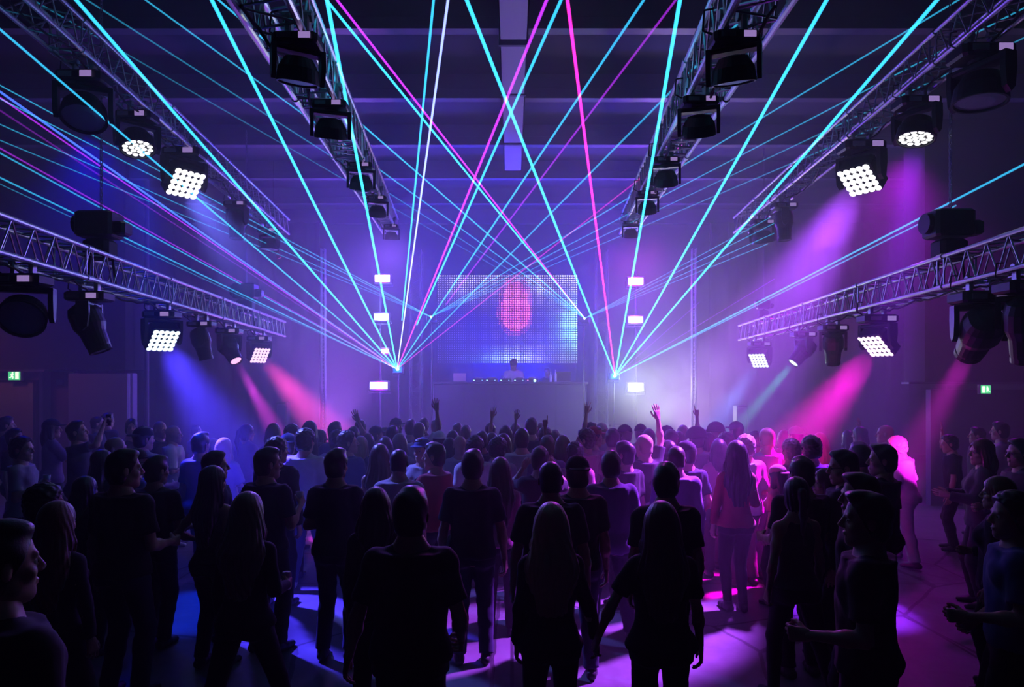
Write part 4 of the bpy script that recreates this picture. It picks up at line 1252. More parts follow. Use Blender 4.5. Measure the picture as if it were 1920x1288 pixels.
    if hat:
        kk = ('hat', hat, vh)
        if kk not in CACHE: CACHE[kk] = cap_mesh(hat, vh)
        V, Q = CACHE[kk]; parts['cap' if hat != 'bucket' else 'bucket_hat'] = mesh_from([(tohead(V), Q)], 'cap')
    # ---- upper garment
    sleeve = {'tee': .72, 'tank': 0, 'long': 2, 'shirt': 2, 'loose': .9, 'jacket': 2, 'crop': 0, 'dress': 0}[top]
    gr = {'tee': .016, 'tank': .008, 'long': .014, 'shirt': .022, 'loose': .028, 'jacket': .032, 'crop': .006, 'dress': .010}[top]
    hem = {'tee': .90, 'tank': .94, 'long': .90, 'shirt': .87, 'loose': .86, 'jacket': .86, 'crop': 1.06, 'dress': .60}[top]
    f = Field((lo[0], lo[1], hem - .02), (hi[0], hi[1], hi[2] if sleeve else 1.56), vb)
    Tg = [(z, a, b * (1.06 if z < 1.2 else 1), y) for z, a, b, y in T if z <= 1.48]
    if top != 'dress' and top != 'crop' and sex == 'm': Tg = [(z, max(a, .158 * build), max(b, .112), y) for z, a, b, y in Tg]
    if top == 'dress': Tg = [(.58, .235, .17, -.01)] + Tg
    else: Tg = [(hem - .03, Tg[0][1] * (1.0 if top != 'crop' else .8), Tg[0][2], Tg[0][3])] + [q for q in Tg if q[0] > hem - .02]
    Tg = [(z, a + .014 * min(1, max(0, (1.04 - z) / .08)), b + .010 * min(1, max(0, (1.04 - z) / .08)), y) for z, a, b, y in Tg]
    f.loft(Tg, off, .02, gr)
    for s_ in (1, -1):
        if hem < .95: f.ell((s_ * .078, -.055, .905), (.085 + gr, .078 + gr, .088 + gr), .03)
        if sex == 'f': f.ell(O((s_ * .068, .095, 1.285)), (.058 + gr, .045 + gr, .055 + gr), .03)
        elif hem < 1: f.ell(O((s_ * .085, .07, 1.335)), (.085 + gr, .04 + gr, .06 + gr), .04)
    for nm in 'rl':
        sh, el, wr, U, Fo, pn, hp, rt = J[nm]
        if sleeve:
            f.ell(sh + U * .01, np.array([.055, .055, .058]) * (1 if sex == 'm' else .85) + gr * .7, .035)
            f.cap(O((.05 if rt else -.05, -.016, 1.475)), sh * .8 + O((0, -.01, 1.45)) * .2, .030 + gr * .6, .034 + gr * .8, .04)
            if sleeve <= 1:
                f.cap(sh, sh + (el - sh) * sleeve, rU + gr, rU + gr * 1.15 + .006, .03, flat=True)
            else:
                f.cap(sh, el, rU + gr, rE + gr, .03); f.cap(el, el + (wr - el) * .95, rE + gr, rW + gr * .9, .02, flat=True)
    f.plane((0, 0, -1), -hem)
    if not sleeve:
        for s_ in (1, -1): f.ell(O((s_ * (sw + .02), 0, 1.43)), (.060, .09, .11), .012, sub=True)
        f.ell(O((0, .05, 1.50)), (.085, .10, .085), .01, sub=True)
        f.ell(O((0, -.06, 1.50)), (.080, .05, .070), .01, sub=True)
    else:
        c = O((0, .012, 1.545))
        f.ell(c, (.078, .082, .075) if top != 'jacket' else (.07, .08, .06), .01, sub=True)
    f.wrinkle(.0035 if top in ('tank', 'crop') else .0055, 24, seed, .8); f.wrinkle(.002, 60, seed + 1)
    parts[{'tank': 'tank_top', 'crop': 'crop_top', 'jacket': 'jacket', 'dress': 'dress', 'shirt': 'shirt', 'long': 'long_sleeved_top'}.get(top, 't_shirt')] = mesh_from([f.mesh()], 'top')
    # ---- lower garment
    if top != 'dress':
        g2 = {'jeans': .014, 'loose': .026, 'leggings': .006, 'shorts': .03}[bottom]
        f = Field((lo[0], lo[1], .03), (hi[0], hi[1], 1.03), vb)
        f.loft([(z, a, b, y) for z, a, b, y in T if z < 1.1], off, .02, .008 if bottom != 'loose' else .012)
        for s_ in (1, -1):
            hip, kn, an = Lg[s_]
            f.ell((s_ * .078, -.055, .905), np.array((.085, .078, .088)) + .009, .03)
            if bottom == 'shorts': f.cap(hip, kn, .090 + g2, .066 + g2, .03, flat=True)
            else:
                f.cap(hip, kn, .088 + g2, .058 + g2, .03)
                f.cap(kn, an + np.array([0, 0, -.005]), .056 + g2, (.040 if bottom == 'leggings' else .050) + g2 * .9, .02, flat=True)
                f.ell(kn * .66 + an * .34 + np.array([0, -.016, 0]), (.046 + g2, .048 + g2, .10), .03)
        f.plane((0, 0, 1), .985)
        f.wrinkle(.004 if bottom != 'leggings' else .001, 30, seed, 1.6)
        parts[{'leggings': 'leggings', 'shorts': 'shorts'}.get(bottom, 'trousers')] = mesh_from([f.mesh()], 'trousers')
    # ---- shoes
    for i, s_ in enumerate((1, -1)):
        hip, kn, an = Lg[s_]
        a = math.atan2(0.16 * s_, 1)
        dr = np.array([math.sin(a), math.cos(a), 0]); b0 = np.array([an[0], an[1], an[2] - .085])
        f = Field(b0 - np.array([.14, .14, .01]), b0 + np.array([.14, .24, .16]), max(vhd, .0065))
        f.cap(b0 + [0, 0, .040] - dr * .045, b0 + [0, 0, .036] + dr * .06, .042, .043, .02)
        f.cap(b0 + [0, 0, .034] + dr * .06, b0 + [0, 0, .026] + dr * .155, .045, .033, .02, sq=((0, 0, 1), 1.15))
        f.cap(b0 + [0, 0, .05], b0 + [0, -.01, .115], .046, .044, .02, flat=True)
        f.plane((0, 0, -1), -b0[2] - .001)
        V, Q = f.mesh()
        parts['shoe' if i == 0 else 'shoe_'] = mesh_from([(V, Q)], 'shoe')
    CACHE[key] = (parts, anchors)
    return CACHE[key]

# ---- cloth, skin and hair materials
def cloth(name, c, rough=.85, sheen=.25): return mat('cloth_' + name, c, rough, bump=(180, .0006), noisy=(14, .12), sheen=.06 if max(c) < .1 else .2)
CLOTH = {'k': cloth('black', (.012, .012, .014)), 'n': cloth('navy', (.015, .02, .05)), 'w': cloth('white', (.72, .70, .72)), 'l': cloth('light_grey', (.42, .40, .46)),
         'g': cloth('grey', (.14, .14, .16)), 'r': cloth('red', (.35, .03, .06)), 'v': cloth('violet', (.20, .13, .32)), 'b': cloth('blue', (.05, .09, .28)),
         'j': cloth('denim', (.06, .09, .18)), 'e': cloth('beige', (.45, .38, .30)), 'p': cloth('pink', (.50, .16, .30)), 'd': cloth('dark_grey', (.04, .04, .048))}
SKIN = {'s': mat('skin_light', (.58, .36, .27), .5, bump=(90, .0008), noisy=(20, .08)), 't': mat('skin_tan', (.36, .20, .13), .5, bump=(90, .0008), noisy=(20, .08)), 'x': mat('skin_dark', (.10, .055, .035), .45, bump=(90, .0008), noisy=(20, .08))}
def hairm(name, c): return mat('hair_' + name, c, .38, bump=(140, .002), sheen=.12, spec=.7)
def hairm(name, c): return mat('hair_' + name, c, .38, bump=(140, .002), sheen=.08 if max(c) < .1 else .6, spec=.7)
HAIR = {'k': hairm('black', (.010, .008, .008)), 'b': hairm('brown', (.05, .028, .016)), 'y': hairm('blonde', (.48, .34, .18)), 'r': hairm('red', (.20, .05, .02)), 'a': hairm('ash', (.20, .15, .11))}
SHOE = {'k': mat('shoe_black', (.02, .02, .02), .5), 'w': mat('shoe_white', (.75, .75, .75), .5)}
M_EYE = mat('eye_white', (.75, .72, .70), .25); M_IRIS = mat('eye_iris', (.03, .02, .015), .2)
M_CUP = mat('clear_plastic_cup', (.55, .55, .60), .2, spec=.8); M_DRINK = mat('drink', (.45, .22, .06), .2)
M_CAN = mat('drink_can', (.55, .55, .6), .3, .7); M_PHONE = mat('phone_body', (.02, .02, .025), .25)

def put_held(kind, world_pt, label):
    p = Vector(world_pt)
    if kind == 'cup':
        o = empty('plastic_cup', (p.x, p.y, p.z - .05)); T_ = Matrix.Translation((p.x, p.y, p.z - .055))
        MB().lathe([(.028, 0), (.038, .115), (.036, .115), (.034, .08), (.001, .078)], T_, 18).build('cup_wall', M_CUP, o, smooth=True)
        MB().lathe([(.027, .004), (.034, .082)], T_, 18).build('drink', M_DRINK, o)
        cat = 'cup'
    elif kind == 'can':
        o = empty('drink_can', (p.x, p.y, p.z - .05)); T_ = Matrix.Translation((p.x, p.y, p.z - .06))
        MB().lathe([(.024, 0), (.031, .012), (.032, .10), (.027, .118), (.027, .115)], T_, 18).build('can_body', M_CAN, o, smooth=False)
        MB().box((p.x - .008, p.y - .012, p.z + .057), (p.x + .008, p.y + .012, p.z + .060)).build('ring_pull', M_STEEL, o); cat = 'can'
    elif kind == 'camera':
        o = empty('camera', p)
        MB().box((p.x - .07, p.y - .035, p.z - .045), (p.x + .07, p.y + .035, p.z + .045), bev=.015).box((p.x - .025, p.y - .03, p.z + .04), (p.x + .025, p.y + .03, p.z + .07), bev=.01).build('camera_body', M_PHONE, o)
        MB().lathe([(.034, 0), (.038, .06), (.040, .10), (.033, .10), (.030, .09)], Matrix.Translation((p.x, p.y - .03, p.z)) @ Matrix.Rotation(R(90), 4, 'X'), 18).build('camera_lens', M_GLASS, o); cat = 'camera'
    else:
        o = empty('phone', p); MB().box((p.x - .036, p.y - .005, p.z - .075), (p.x + .036, p.y + .005, p.z + .075), bev=.004).build('phone_case', M_PHONE, o); cat = 'phone'
    tag(o, label, cat); return o

TAKEN = []
G1, G2, G3, G4 = 'people nearest the camera', 'people in the middle of the crowd', 'people by the side walls', 'people in front of the stage'
def person(x, yt, h, label, sex='m', yaw=0, arms=('down', 'down'), legs='stand', head=(0, 0, 0), hair=('short', None), top='tee', bottom='jeans',
           tc='k', bc='k', hc='k', sk='s', sc='k', lean=(0, 0), hd=0, d=None, build=1.0, seed=0, group=None, held=None, glasses=False, z0=0.0, cc='k'):
    if d is None: d = F * (CAMZ - h) / (yt - HY)
    if z0 == 0:
        # everybody stands clear of the neighbours: step a little back or forward along the same line of sight
        best = None
        for k in ((0,) if group == G1 else (0, .12, -.12, .24, -.24, .36, -.36, .48, -.48, .62, -.62)):
            x_ = (x - CX) * (d + k) / F
            m = min([math.hypot((x_ - u) / .46, (d + k - w) / .34) for u, w in TAKEN] or [9])
            if best is None or m > best[0] + .02: best = (m, k)
            if m >= 1: break
        d += best[1]; TAKEN.append(((x - CX) * d / F, d))
        h = CAMZ - (yt - HY) * d / F
    h = min(1.98, max(1.5, h))
    key = (sex, arms, legs, head, hair, top, bottom, lean, hd, build, seed)
    parts, anc = person_meshes(*key)
    drop = .35 * (lean[0]**2 + lean[1]**2) * .7
    s_ = h / (1.793 + (.02 if hair[1] else 0) + (.018 if hair[0] in ('afro', 'curly') else 0) - drop)
    root = empty('person', ((x - CX) * d / F, d, z0), R(yaw)); root.scale = (s_, s_, s_)
    tag(root, label, 'person', group)
    for nm, me in parts.items():
        name = nm.rstrip('_')
        ob = bpy.data.objects.new(name, me); COL.objects.link(ob); ob.parent = root
        mm = {'body': [SKIN[sk]], 'eye': [M_EYE, M_IRIS], 'hair': [HAIR[hc]], 'cap': [CLOTH[cc]], 'bucket_hat': [CLOTH[cc]], 'shoe': [SHOE[sc]],
              'trousers': [CLOTH[bc]], 'leggings': [CLOTH[bc]], 'shorts': [CLOTH[bc]]}.get(name, [CLOTH[tc]])
        if len(me.materials) == 0:
            for q in mm: me.materials.append(q)
        for i, q in enumerate(mm):
            ob.material_slots[i].link = 'OBJECT'; ob.material_slots[i].material = q
    if glasses:
        Rh, pv = anc['head']; m = MB()
        def th(p): return tuple((np.array(p) + np.array([0, .03, .10])) @ Rh.T * 1.07 + pv)
        for q in (-1, 1):
            pts = [th((q * .033 + .020 * math.cos(t), .094, .0 + .016 * math.sin(t))) for t in np.linspace(0, 2 * math.pi, 13)]
            m.path(pts, .0018, 5); m.path([th((q * .053, .094, .004)), th((q * .080, .02, .004)), th((q * .083, -.01, -.005))], .0018, 5)
        m.path([th((-.013, .096, .002)), th((.013, .096, .002))], .0018, 5)
        m.build('glasses', M_BLACKP, root, local=True)
    if held:
        kind, side, lab = held
        W = wmat(root); put_held(kind, W @ Vector(anc['hand_' + side][2]), lab)
    return root
# ------------------------------------------------------------------ the crowd
def near(*a, **k): k.setdefault('hd', 2); k.setdefault('group', G1); return person(*a, **k)
def mid(*a, **k): k.setdefault('hd', 1); k.setdefault('group', G2); return person(*a, **k)
def far(*a, **k): k.setdefault('hd', 0); k.setdefault('group', G4); return person(*a, **k)
def side(*a, **k): k.setdefault('hd', 1); k.setdefault('group', G3); return person(*a, **k)
S, B = ('short', None), ('buzz', None)
D = ('down', 'down')
# nearest rows
near(-4, 975, 1.86, 'person cut by the lower left corner, dark top, head turned to the right', 'm', -22, D, head=(-14, 0, 0), hair=S, top='tee', d=2.35, build=1.2)
near(108, 938, 1.66, 'woman with wavy auburn hair behind the person in the lower left corner', 'f', -12, ('down2', 'down'), hair=('wavy', None), top='long', hc='r')
near(85, 902, 1.72, 'dark haired person with a lit cheek behind the wavy auburn haired woman', 'm', -40, D, hair=('curly', None), top='tee', seed=1)
near(230, 842, 1.86, 'tall broad man in black, head turned right, behind the two women on the left', 'm', -10, ('bent', 'down'), head=(-38, 0, 0), hair=S, top='tee', d=5.1, build=1.1, bc='n', seed=2)
near(292, 853, 1.72, 'slim man in black right beside the tall broad man on the left', 'm', -4, ('bent', 'down'), 'narrow', (-20, 0, 0), S, 'tee', 'jeans', d=6.1, seed=3)
near(398, 872, 1.68, 'woman with long straight black hair and a hand on her hip', 'f', -12, ('down', 'hip'), 'stand', (-18, 0, 0), ('long', None), 'tank', 'jeans', sk='s')
near(460, 922, 1.68, 'woman with long fair hair holding a can, lower left of the crowd', 'f', -6, ('bent', 'down'), 'stride', (0, -3, 0), ('wavy', None), 'long', 'leggings', hc='a', held=('can', 'r', 'drink can in the hand of the fair haired woman on the left'), lean=(0, .04))
near(500, 838, 1.80, 'man in a dark t-shirt looking right with a cup in his hand', 'm', -14, ('cup', 'down'), 'stand', (-35, 0, 0), S, 'tee', 'jeans', tc='n', d=6.0, held=('cup', 'r', 'plastic cup held by the man looking right'), seed=4)
near(403, 845, 1.74, 'man with glasses looking right, behind the woman with black hair', 'm', -50, D, 'stand', (-15, 0, 0), S, 'tee', 'jeans', tc='n', d=6.3, glasses=True, seed=5)
near(630, 840, 1.80, 'man in a dark t-shirt standing with folded arms, left of the middle', 'm', -3, ('cross', 'cross'), 'stand', (-10, 0, 0), S, 'tee', 'jeans', tc='n', bc='n', d=5.85, seed=1)
near(705, 912, 1.66, 'woman with shoulder length dark hair in a black top beside the big man', 'f', 5, D, 'stand', (0, 0, 0), ('mid', None), 'long', 'jeans')
near(770, 912, 1.82, 'big man in a black t-shirt seen from behind, centre left foreground', 'm', 3, ('low', 'hold'), 'stand', (0, 0, 0), S, 'tee', 'jeans', d=3.6, build=1.12, seed=2)
near(886, 842, 1.805, 'man in dark t-shirt and jeans standing square in the centre, arms hanging', 'm', 0, ('down2', 'down2'), 'stand', (0, 0, 0), S, 'tee', 'jeans', tc='n', bc='n', d=5.75, build=1.05, seed=3)
near(1033, 940, 1.68, 'woman with long pale blonde hair rimmed pink, centre foreground, holding a hand', 'f', 2, ('hold', 'down'), 'stand', (0, 4, 0), ('wavy', None), 'long', 'leggings', hc='y', d=3.96, seed=1)
near(1240, 938, 1.68, 'woman with long brown hair, right foreground, reaching her left hand out', 'f', -2, ('down2', 'side'), 'stand', (0, 2, 0), ('long', None), 'tee', 'leggings', hc='b', d=3.9, build=1.08)
near(1032, 862, 1.80, 'man with cropped hair in a black t-shirt behind the pale blonde woman', 'm', 0, ('down2', 'down2'), 'stand', (0, 6, 0), B, 'tee', 'jeans', d=5.0, build=1.12, seed=4)
near(1083, 850, 1.79, 'man with a backwards cap and black top, right of the cropped haired man', 'm', 2, D, 'stand', (6, 0, 0), ('short', 'back'), 'tee', 'jeans', bc='n', d=5.45, seed=5)
near(1248, 866, 1.80, 'man in a black t-shirt right behind the brown haired woman', 'm', 0, D, 'stand', (-8, 0, 0), S, 'tee', 'jeans', d=4.9, build=1.1, seed=1)
near(1380, 825, 1.74, 'woman with long hair, tight top and black leggings standing alone in the pink light', 'f', 2, ('bent', 'down2'), 'narrow', (0, 5, 0), ('long', None), 'long', 'leggings', tc='r', bc='k', hc='k', d=7.05)
near(1503, 855, 1.80, 'man with dark hair and a black t-shirt behind the woman with a ponytail', 'm', 6, ('cross', 'bent'), 'stand', (0, 0, 0), S, 'tee', 'jeans', d=5.5, build=1.15, seed=2)
near(1492, 893, 1.68, 'woman with a ponytail and bare shoulders, feet apart, right foreground', 'f', 6, D, 'lean', (-10, 0, 0), ('pony', None), 'tank', 'leggings', tc='d', d=5.0)
near(1625, 920, 1.83, 'big man in a black t-shirt in profile to the left, right foreground', 'm', 58, ('pocket', 'bent'), 'stand', (16, 0, 0), ('quiff', None), 'tee', 'jeans', d=3.5, build=1.1, seed=3, sk='s')
near(1612, 886, 1.82, 'man with combed back hair looking left, just behind the big man in profile', 'm', 60, D, 'stand', (25, 0, 0), ('quiff', None), 'tee', 'jeans', d=4.3, seed=4)
near(1583, 842, 1.82, 'man with glasses in an open shirt looking left, above the two men in profile', 'm', 55, D, 'stand', (25, -4, 0), S, 'jacket', 'jeans', d=5.6, glasses=True, seed=5)
near(1546, 877, 1.62, 'woman with a lit profile facing left, between the dark haired men', 'f', 60, D, 'stand', (25, 4, 0), ('bob', None), 'tee', 'jeans', hc='b', d=6.0)
near(1611, 828, 1.80, 'thick haired man from behind, just right of the man with glasses', 'm', 10, D, 'stand', (0, 0, 0), S, 'tee', 'jeans', d=6.75, seed=1)
near(1655, 832, 1.80, 'man in a dark printed t-shirt looking left beside the pink lit dancer', 'm', 40, D, 'stand', (30, 0, 0), ('quiff', None), 'tee', 'jeans', d=6.15, seed=2)
near(1700, 815, 1.74, 'dancer in a white t-shirt and light trousers striding in the pink beam', 'm', 40, ('pocket', 'bent'), 'stride', (20, -16, 0), ('curly', None), 'loose', 'loose', tc='l', bc='l', hc='y', d=8.9, lean=(-.04, .12), seed=2)
near(1872, 892, 1.66, 'woman with long reddish hair at the right edge', 'f', 45, ('bent', 'down'), 'stand', (10, 0, 0), ('wavy', None), 'jacket', 'jeans', hc='r', d=5.2)
near(1898, 915, 1.78, 'person in a blue t-shirt cut by the right edge, facing left', 'm', 62, ('low', 'bent'), 'stand', (16, 0, 0), ('curly', None), 'tee', 'jeans', tc='b', d=3.9, seed=3)
near(1912, 822, 1.78, 'man with glasses in profile at the far right edge', 'm', 75, ('bent', 'down'), 'stand', (10, 0, 0), S, 'jacket', 'jeans', tc='d', d=6.7, glasses=True, seed=1)
near(1840, 822, 1.78, 'clapping person in a jacket with a red lit face on the right', 'f', 68, ('clap', 'clap'), 'stand', (15, 0, 0), ('bob', None), 'jacket', 'jeans', tc='d', hc='b', d=7.2)
side(1790, 812, 1.66, 'curly haired man raising an arm in the dark on the right', 'm', 60, ('upbent', 'down'), 'stand', (10, -10, 0), ('curly', None), 'tee', 'jeans', d=9.6, lean=(0, .08))
side(1875, 790, 1.79, 'man in a pale striped shirt standing back on the right', 'm', 50, ('cross', 'cross'), 'stand', (0, 0, 0), S, 'shirt', 'jeans', tc='l', d=10.0, seed=2)
side(1832, 800, 1.70, 'dim person between the clapping person and the striped shirt man', 'm', 60, D, 'stand', (0, 0, 0), S, 'tee', 'jeans', tc='d', d=10.3, seed=3)
side(1660, 795, 1.77, 'bald person dimly seen above the man in the printed t-shirt', 'm', 50, D, 'stand', (10, 0, 0), ('bald', None), 'tee', 'jeans', tc='l', d=9.7)
side(1612, 799, 1.72, 'dim distant figure right of the pink haze', 'f', 40, ('upbent', 'down'), 'stand', (0, 0, 0), ('bob', None), 'tee', 'jeans', d=10.6)
side(1590, 806, 1.66, 'dim small figure behind the man with thick hair', 'f', 20, D, 'stand', (0, 0, 0), ('long', None), 'tee', 'jeans', tc='v', d=10.9)
# left side
side(42, 815, 1.78, 'man in a pale t-shirt at the left edge holding a cup, facing right', 'm', -72, ('cup', 'bent'), 'stand', (-12, 0, 0), ('curly', None), 'tee', 'jeans', tc='l', d=7.6, held=('cup', 'r', 'plastic cup of the man at the left edge'), seed=1)
side(97, 783, 1.79, 'person in a dark cap stretching one arm forward by the left wall', 'f', -40, ('reach', 'down2'), 'stand', (-20, 0, 0), ('bob', 'front'), 'loose', 'jeans', tc='v', d=10.2)
side(148, 789, 1.82, 'man in a dark polo shirt lifting a phone, facing right by the left wall', 'm', -72, ('phone', 'bent'), 'stand', (0, 10, 0), S, 'tee', 'jeans', tc='n', d=9.0, held=('phone', 'r', 'phone lifted by the man in a dark polo shirt'), seed=2)
side(12, 780, 1.80, 'man farthest left against the beige door', 'm', -50, D, 'stand', (0, 0, 0), S, 'tee', 'jeans', d=11.0, seed=3)
side(27, 803, 1.70, 'short haired person half hidden behind the cup holder at the left edge', 'm', -80, D, 'stand', (0, 0, 0), S, 'tee', 'jeans', d=9.6, seed=4)
side(183, 779, 1.76, 'dim man facing right near the pale left panel', 'm', -60, ('clap', 'clap'), 'stand', (0, 0, 0), B, 'tee', 'jeans', tc='n', d=12.0)
side(202, 773, 1.82, 'dim tall man in front of the mauve panel', 'm', -20, D, 'stand', (0, 0, 0), S, 'tee', 'jeans', tc='n', d=12.4, seed=1)
side(247, 784, 1.72, 'woman in a dark v-neck dress with her face lit, facing the camera', 'f', -140, D, 'narrow', (-10, 0, 0), ('pony', None), 'tank', 'jeans', tc='k', d=11.0, sk='s')
side(268, 797, 1.84, 'man in a pale lilac t-shirt just left of the two bald men', 'm', -15, ('bent', 'bent'), 'stand', (-20, 0, 0), ('short', 'back'), 'loose', 'jeans', tc='l', d=8.2, seed=3)
side(300, 788, 1.77, 'bald bearded man in a dark t-shirt facing right', 'm', -110, D, 'stand', (0, 0, 0), ('bald', None), 'tee', 'jeans', tc='k', d=10.5, sk='s')
side(325, 796, 1.74, 'bald man in a white t-shirt with crossed arms', 'm', -75, ('cross', 'cross'), 'stand', (0, 0, 0), ('bald', None), 'loose', 'jeans', tc='w', bc='k', d=9.9, sc='w', sk='s')
mid(376, 810, 1.79, 'side parted man in a blue t-shirt, left of the blonde woman', 'm', -6, D, 'stepl', (-8, 0, 0), ('quiff', None), 'tee', 'jeans', tc='b', bc='n', d=8.0, seed=1)
mid(420, 820, 1.66, 'blonde woman in a pale top with light on her hair, left side', 'f', -6, ('cross', 'down'), 'stand', (0, 0, 0), ('mid', None), 'loose', 'jeans', tc='l', hc='y', d=8.6)
mid(399, 822, 1.62, 'small person between the blue t-shirt man and the blonde woman', 'f', 0, D, 'stand', (0, 0, 0), ('bob', None), 'tee', 'jeans', tc='l', hc='a', d=9.2)
mid(217, 817, 1.76, 'man with a lit face just behind the tall broad man on the left', 'm', -70, D, 'stand', (-10, 0, 0), ('bald', None), 'tee', 'jeans', tc='n', d=7.6, sk='s')
mid(255, 838, 1.72, 'man with glasses in blue between two men in black, left', 'm', -45, D, 'stand', (-20, 0, 0), ('buzz', 'front'), 'tee', 'jeans', tc='b', d=6.9, glasses=True)
mid(192, 842, 1.68, 'woman with long dark hair left of the tall broad man', 'f', -30, D, 'stand', (0, 0, 0), ('long', None), 'long', 'jeans', tc='n', d=6.9)
mid(160, 892, 1.55, 'short dark figure in front of the long haired woman on the left', 'f', -20, D, 'stand', (0, 0, 0), ('bob', None), 'tee', 'jeans', d=5.9)
side(462, 795, 1.70, 'dim person in a shawl in the blue haze', 'f', -20, ('bent', 'down'), 'stand', (-30, 0, 0), ('pony', None), 'jacket', 'jeans', tc='v', d=10.6)
side(368, 796, 1.70, 'very dim figure in blue haze behind the side parted man', 'm', -30, D, 'stand', (0, 0, 0), B, 'tee', 'jeans', tc='l', d=12.5)
# middle rows
mid(518, 816, 1.80, 'man with bushy dark hair and a black jacket behind the man looking right', 'm', -10, D, 'stand', (-30, 0, 0), ('curly', None), 'jacket', 'jeans', tc='k', d=7.2, seed=1)
mid(540, 810, 1.78, 'man in a blue lit cap left of the white t-shirt man', 'm', 0, D, 'stand', (0, 0, 0), ('short', 'back'), 'tee', 'jeans', tc='b', d=8.2, cc='b', seed=2)
mid(572, 800, 1.83, 'man in a pale t-shirt, jeans and white shoes, left of the middle', 'm', -5, ('down2', 'bent'), 'stepr', (-12, 0, 0), ('curly', None), 'loose', 'jeans', tc='w', bc='j', sc='w', d=8.1, seed=3)
mid(632, 804, 1.76, 'person in a pale hooded top beside the folded arms man', 'm', 4, D, 'stand', (0, 0, 0), ('curly', None), 'jacket', 'jeans', tc='l', hc='b', d=8.8, seed=1)
mid(653, 805, 1.77, 'man with wavy hair and blue shirt looking right over his shoulder', 'm', -30, ('clap', 'bent'), 'stand', (-40, 5, 0), ('curly', None), 'shirt', 'jeans', tc='b', d=8.3, seed=2)
mid(677, 817, 1.66, 'blonde cropped head in the blue light left of the long haired woman', 'f', -10, D, 'stand', (0, 0, 0), ('bob', None), 'tee', 'jeans', tc='b', hc='y', d=8.8)
mid(712, 831, 1.70, 'woman with long brown hair in a lilac sleeveless top', 'f', 4, ('bent', 'down'), 'stand', (0, 0, 0), ('long', None), 'tank', 'jeans', tc='v', hc='b', d=7.2)
mid(722, 818, 1.70, 'woman with fine long hair just behind the lilac sleeveless top', 'f', 0, D, 'stand', (0, 0, 0), ('mid', None), 'tee', 'jeans', tc='v', hc='b', d=8.4)
mid(749, 812, 1.70, 'person with a straight bob above the man with shaved head', 'f', 8, D, 'stand', (0, 0, 0), ('bob', None), 'tee', 'jeans', tc='l', hc='a', d=9.0)
mid(748, 840, 1.75, 'man with a shaved head and a pale t-shirt seen from behind', 'm', -3, D, 'stand', (0, 0, 0), B, 'tee', 'jeans', tc='l', d=6.5, sk='s', build=1.1)
mid(792, 818, 1.75, 'man in a cap with a black camera in front of his chest', 'm', 150, ('cup', 'cup'), 'stand', (0, 0, 0), ('short', 'front'), 'tee', 'jeans', tc='l', cc='b', d=7.7, held=('camera', 'l', 'black camera with a round lens held by the man in a cap'))
mid(815, 829, 1.76, 'man in a reddish t-shirt in profile to the left next to the camera', 'm', 55, ('cross', 'bent'), 'stand', (25, 0, 0), S, 'tee', 'jeans', tc='r', d=6.9, build=1.1, seed=3)
mid(843, 820, 1.64, 'short woman in dark blue behind the man in the reddish t-shirt', 'f', 0, D, 'stand', (0, 0, 0), ('bob', None), 'tee', 'jeans', tc='n', d=9.0)
mid(890, 814, 1.76, 'man with thick dark hair and a pale t-shirt left of the centre man', 'm', 3, D, 'stand', (-15, 0, 0), ('curly', None), 'tee', 'jeans', tc='w', d=7.9, seed=1)
mid(933, 819, 1.77, 'man with a big mop of dark hair in a pale open shirt', 'm', -4, D, 'stand', (-20, 0, 0), ('afro', None), 'shirt', 'jeans', tc='l', d=7.9)
mid(938, 856, 1.68, 'woman with very long dark hair right of the centre man', 'f', 0, D, 'stand', (0, 0, 0), ('long', None), 'long', 'jeans', tc='p', hc='b', d=6.4)
mid(978, 803, 1.79, 'neat haired man in a pale t-shirt in the middle rows, right of centre', 'm', 0, D, 'stand', (0, 0, 0), S, 'tee', 'jeans', tc='w', d=8.6, build=1.08, seed=2)
mid(1026, 816, 1.75, 'man with brown hair just above the raised forearms', 'm', 0, D, 'stand', (0, 0, 0), S, 'shirt', 'jeans', tc='v', hc='b', d=8.2, seed=3)
mid(1012, 836, 1.70, 'person in black with both hands lifted to the face', 'm', 0, ('face', 'face'), 'stand', (0, -10, 0), S, 'tee', 'jeans', tc='k', d=6.8, seed=4)
mid(1078, 826, 1.70, 'dark haired person left of the man with the backwards cap', 'm', 5, D, 'stand', (0, 0, 0), ('curly', None), 'tee', 'jeans', tc='p', d=7.8, seed=5)
mid(1098, 801, 1.79, 'man with a wavy fringe looking left near the white cap', 'm', 45, ('clap', 'down'), 'stand', (25, 0, 0), ('curly', None), 'shirt', 'jeans', tc='p', d=8.6, seed=1)
mid(1114, 797, 1.78, 'man in profile to the right face to face with the wavy fringe', 'm', -60, ('bent', 'down'), 'stand', (-15, 0, 0), ('short', 'front'), 'tee', 'jeans', tc='p', d=9.2, cc='r', seed=2)
mid(1148, 803, 1.79, 'man with straight dark hair and pink lit shoulders', 'm', 2, D, 'stand', (0, 0, 0), S, 'tee', 'jeans', tc='p', d=8.6, seed=3)
mid(1145, 845, 1.75, 'man in a creased violet shirt, back to the camera', 'm', 3, D, 'wide', (-4, 0, 0), S, 'loose', 'jeans', tc='v', bc='n', d=6.2, build=1.08, seed=4)
mid(1172, 827, 1.74, 'man in a dark t-shirt looking left above the violet shirt', 'm', 30, D, 'stand', (25, 0, 0), S, 'tee', 'jeans', tc='k', d=7.2, seed=5)
mid(1208, 813, 1.76, 'man with short fair hair and dark t-shirt stretching his right arm up high', 'm', 25, ('up', 'down'), 'stand', (10, 0, 0), ('buzz', None), 'tee', 'jeans', tc='k', hc='y', d=7.8, seed=1, sk='s')
